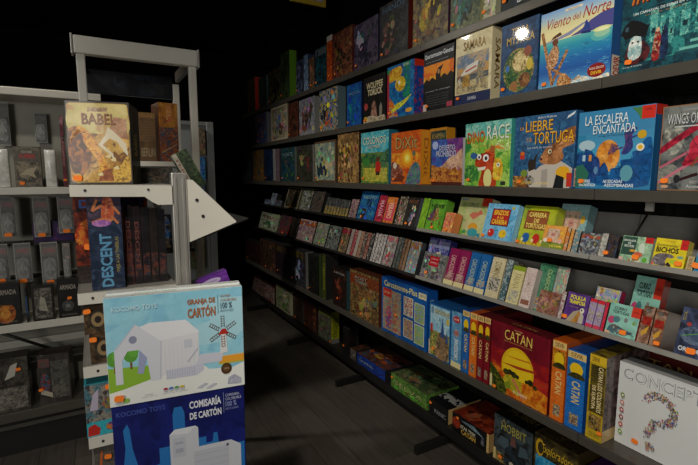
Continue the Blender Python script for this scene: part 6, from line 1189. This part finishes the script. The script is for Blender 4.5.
# boxes on the rack
RG = 'boxes on the display rack'
T = (0, 0, 0)
a = on_y(70.5, 184, 1.50); yaw = R(-15)
game_box('board_game_tin', 'golden tower box with rounded corners on the top of the rack', 'board game', (a.x, 1.50, 1.4352), (0, 0, yaw), 0.163, on_y(68, 100.5, 1.50).z - 1.435, 0.13, art_babel, side=side_babel, body='#2c2418', mat=M_CARD, lid=True, stick=(0.13, 0.07), stick_sz=1.6)
a0 = on_y(72, 207, 1.50)
def art_ddark(p):
    p.rect(0, 0, 1, 1, ('#4c1810', '#7c2c14', '#241010', 10)); p.ell(0.5, 0.55, 0.5, 0.25, ('#b84c1c', '#c87c28', '#8c2414', 12)); p.text('DESCENT', 0.08, 0.86, 0.96, 0.96, '#3c5c9c', bold=0.03); p.rect(0, 0, 1, 0.2, ('#1c1814', '#302420')); p.ell(0.6, 0.3, 0.3, 0.12, ('#8c3c1c', '#38241c'))
game_box(BG, 'dark fiery box behind the narrow blue-grey demon box', 'board game', (a0.x, 1.532, 1.142), (0, 0, 0), 0.20, 0.258, 0.06, art_ddark, body='#28140f', side='#28140f', group=RG, stick=(0.17, 0.42), stick_sz=1.8)
for i in range(5):
    xx = 0.075 + i * 0.0225
    c = ['#3c1418', '#28181c', '#1c1418', '#241c18', '#181418'][i]
    if xx + 0.02 > 0.2: break
    game_box(BG, ['dark maroon spine, first of five dark spines under the tower tin', 'dark wine spine, second of five on the rack', 'near-black spine, third of five on the rack', 'blackish brown spine, fourth of five on the rack', 'black spine next to the rack post, fifth of five'][i], 'board game', (xx, 1.445, 1.1405), T, 0.0215, 0.235 - 0.004 * i, 0.075, spine((c, '#0f0c0e', c, 10), 'DESCENT' if i < 2 else None, '#6c3c34', art=(0.1, 0.4, (c, '#5c3024', '#24303c', 24))), body=c, group='dark spines on the rack', stick=None, lid=False)
a1 = on_y(86, 199, 1.43); b1 = on_y(120, 199, 1.43)
game_box(BG, 'narrow blue-grey box with an orange demon and vertical lettering on the rack', 'board game', (a1.x, 1.415, 1.1405), (0, 0, R(2)), b1.x - a1.x, 1.405 - 1.1405 - 0.0, 0.028, art_descent, body='#28344c', side='#28344c', group=RG, stick=None)
# leaning book and purple box
bk = on_y(191, 190, 1.6)
game_box(BG, 'green book-like box leaning behind the triangular bracket', 'board game', (on_y(192, 191, 1.505).x, 1.505, on_y(192, 191, 1.505).z), (0, R(-27), R(-6)), 0.05, 0.125, 0.10, lambda p: (p.rect(0, 0, 0.28, 1, ('#8c8878', '#989484')), p.text('TERRA', 0.06, 0.1, 0.22, 0.9, '#6c3c34', rot=-1, bold=0.02), p.rect(0.28, 0, 1, 1, ('#243020', '#3c4c2c', '#141c14', 20))), body='#28301c', side='#202818', group=RG, stick=None, lid=False)
game_box(BG, 'dark flat box lying under the leaning green book', 'board game', (0.11, 1.62, 1.4352), (0, 0, R(-6)), 0.13, 0.05, 0.14, busy(('#28241c', '#4c4438', '#141210', 14)), body='#201c18', side='#201c18', group=RG, stick=None, lid=False)
pp = on_y(194, 292, 1.50)
game_box(CG, 'purple card box with a white oval, tilted behind the farm box', 'card game', (on_y(192, 283, 1.445).x + 0.022, 1.445, on_y(192, 283, 1.445).z - 0.072), (0, R(-17), 0), 0.112, 0.075, 0.03, lambda p: (p.rect(0, 0, 1, 1, ('#6c3498', '#7c40a8', '#5c2c84', 6)), p.ell(0.48, 0.72, 0.3, 0.14, '#c8b8dc'), p.text('expansion', 0.3, 0.68, 0.66, 0.77, '#5c2c84')), body='#5c2c84', side='#3c1c5c', group=RG, stick=None, lid=False)
# small boxes between the lower arms
wheel = lambda s_: (lambda p: (p.rect(0, 0, 1, 1, ('#3c2c1c', '#5c4830', '#281c14', 12)), p.ell(0.4, 0.5, 0.28, 0.36, ('#28241c', '#3c3428')), p.ell(0.4, 0.5, 0.2, 0.26, '#8c7450'), p.ell(0.4, 0.5, 0.1, 0.13, '#28201c'), p.rect(0.74, 0.1, 0.98, 0.9, '#a08454')))
game_box(CG, 'brown wheel-patterned small box, lower of two under the second arm', 'card game', (-0.03, 1.41, 0.9322), T, 0.085, 0.085, 0.06, wheel(1), body='#4c3820', side='#4c3820', group='brown wheel-patterned boxes', lid=False, stick=(0.1, 0.85), stick_sz=1.2)
game_box(CG, 'brown wheel-patterned small box stacked on top of its twin', 'card game', (-0.04, 1.413, 1.0182), T, 0.085, 0.08, 0.06, wheel(2), body='#4c3820', side='#4c3820', group='brown wheel-patterned boxes', lid=False, stick=(0.1, 0.85), stick_sz=1.2)
def kids(p):
    p.rect(0, 0, 1, 1, ('#2c8c98', '#3ca0a8', '#1c7484', 8)); p.rect(0, 0, 1, 0.28, ('#2c98a8', '#38a8b4')); p.poly([(0.02, 0.02), (0.3, 0.02), (0.34, 0.14), (0.2, 0.24), (0.04, 0.2)], '#b82c24'); p.ell(0.6, 0.14, 0.12, 0.08, ('#c87828', '#4c3c8c'))
    p.rect(0.0, 0.28, 1, 1, ('#48707c', '#8c8478', '#3c3438', 16)); p.poly([(0.1, 0.5), (0.2, 0.8), (0.35, 0.9), (0.3, 0.5)], '#b0a8b8'); p.ell(0.6, 0.6, 0.18, 0.12, ('#7c8434', '#a85c34', '#5c3c6c', 24)); p.ell(0.8, 0.8, 0.12, 0.08, '#3c8050')
game_box(BG, 'teal children box with a red car on the lowest visible arm', 'board game', (-0.052, 1.40, 0.7222), T, 0.1, 0.155, 0.1, kids, body='#2c8c98', side='#2c8c98', group=RG, stick=(0.62, 0.92), stick_sz=1.4)
game_box(BG, 'grey box with an orange printed arrow below the teal children box', 'board game', (-0.04, 1.41, 0.56), T, 0.1, 0.12, 0.1, lambda p: (p.rect(0, 0, 1, 1, ('#4c4844', '#5c5850')), p.line((0.1, 0.1), (0.2, 0.9), 0.06, '#b85c28'), p.line((0.1, 0.15), (0.9, 0.6), 0.06, '#b85c28')), body='#484440', side='#484440', group=RG, stick=(0.35, 0.75), stick_sz=1.2)
arm(0.558, 0.03)

# ------------------------------------------------------------------ cardboard toy boxes in front, on a low stand
ya = R(-7); Y0 = 1.30
TL = on_y(108, 293, Y0); BL = on_y(111, 407, Y0)
gw = 0.354; gh = TL.z - BL.z - 0.012
tw = 0.35
zc = BL.z - 0.33
stand = empty('display_stand', (BL.x + 0.18, 1.28, 0)); tag(stand, 'black low stand carrying the two big cardboard toy boxes', 'stand')
bx('top_board', -0.2, -0.09, zc - 0.02, 0.2, 0.085, zc - 0.001, M_SHELFB, stand, 0.002)
for a_, b_ in ((-0.19, -0.08), (0.165, -0.08), (-0.19, 0.05), (0.165, 0.05)): bx('leg', a_, b_, 0, a_ + 0.025, b_ + 0.025, zc - 0.0205, M_SHELFB, stand)
KG = 'big cardboard toy boxes'
game_box('toy_box', 'dark blue toy box showing a white cardboard police station', 'toy', (BL.x, Y0, zc), (0, 0, ya), tw, 0.3285, 0.055, art_comisaria, body='#141c60', side='#1c2468', top='#dcdce0', group=KG, stick=None)
game_box('toy_box', 'light blue toy box showing a white cardboard farmhouse and windmill', 'toy', (BL.x - 0.002, Y0 - 0.004, zc + 0.3295), (0, R(0), ya), gw, gh, 0.03, art_granja, body='#dfe3e0', side='#c8ccc8', top='#d8dcd8', group=KG, stick=(0.065, 0.08), stick_sz=1.7)
game_box('toy_box', 'second farmhouse toy box standing hidden behind the first one', 'toy', (BL.x + 0.006, Y0 + 0.0285, zc + 0.3295), (0, R(0), ya), gw - 0.005, gh + 0.004, 0.03, lambda p: (p.rect(0, 0, 1, 1, '#dfe3e0'), p.text('GRANJA DE CARTON', 0.2, 0.975, 0.5, 0.99, '#5c9c50')), body='#dfe3e0', side='#c8ccc8', top='#d8dcd8', group=KG, stick=None)

# ------------------------------------------------------------------ grey partition at the end of the aisle, and the hanging sign
pn = empty('standing_screen', (0.5, 3.22, 0)); tag(pn, 'plain grey standing panel behind the display frame', 'panel')
bx('panel', -0.32, -0.01, 0.02, 0.205, 0.01, 1.80, M_GREY, pn, 0.002); bx('edge_trim', 0.2055, -0.03, 0.0, 0.252, 0.02, 1.825, M_GREY, pn, 0.003); bx('top_rail', -0.32, -0.02, 1.8005, 0.205, 0.02, 1.825, M_GREY, pn)
for i, (pa, pb_, t_, bt, c, l) in enumerate(((197, 206, 128, 155, ('#4c4434', '#7c6848', '#28303c', 24), 'brown card pack, highest on the grey partition'), (197, 206, 157, 180, ('#1c4c84', '#3c80b8', '#28303c', 24), 'bright blue card pack pinned to the grey partition'), (198, 207, 182, 232, ('#2c3c4c', '#506478', '#2c2820', 24), 'tall slate card pack on the grey partition'), (190, 206, 236, 268, ('#4c3428', '#5c6434', '#2c4c5c', 24), 'mottled brown-green pack, lowest on the grey partition'))):
    x0, z0, x1, z1 = span(pa, t_, pb_, bt, 3.17)
    game_box(CG, l, 'card game', (x0, 3.178, z0), T, x1 - x0, z1 - z0, 0.031, busy(c, seed=200 + i), body='#24241f', group='card packs on the grey partition', stick=None, lid=False)
sg = on_y(326, 7.5, 3.0)
s0 = on_y(295, 3, 3.0)
sign = empty('hanging_sign', (sg.x - 0.35, 3.0, sg.z)); tag(sign, 'yellow framed sign hanging from the dark ceiling', 'sign')
bx('frame', 0, 0, 0, 0.27, 0.02, 0.25, simple('yellow_enamel', '#b89c30', 0.5), sign, 0.003); bx('face', 0.025, -0.004, 0.03, 0.245, 0.0, 0.22, simple('lilac_print', '#a89cb0', 0.5, noise=0.3), sign)
for a_ in (0.04, 0.22): bx('wire', a_, 0.008, 0.25, a_ + 0.003, 0.011, 3.0 - sg.z, M_SHELFB, sign)
sign.location.x = sg.x - 0.27
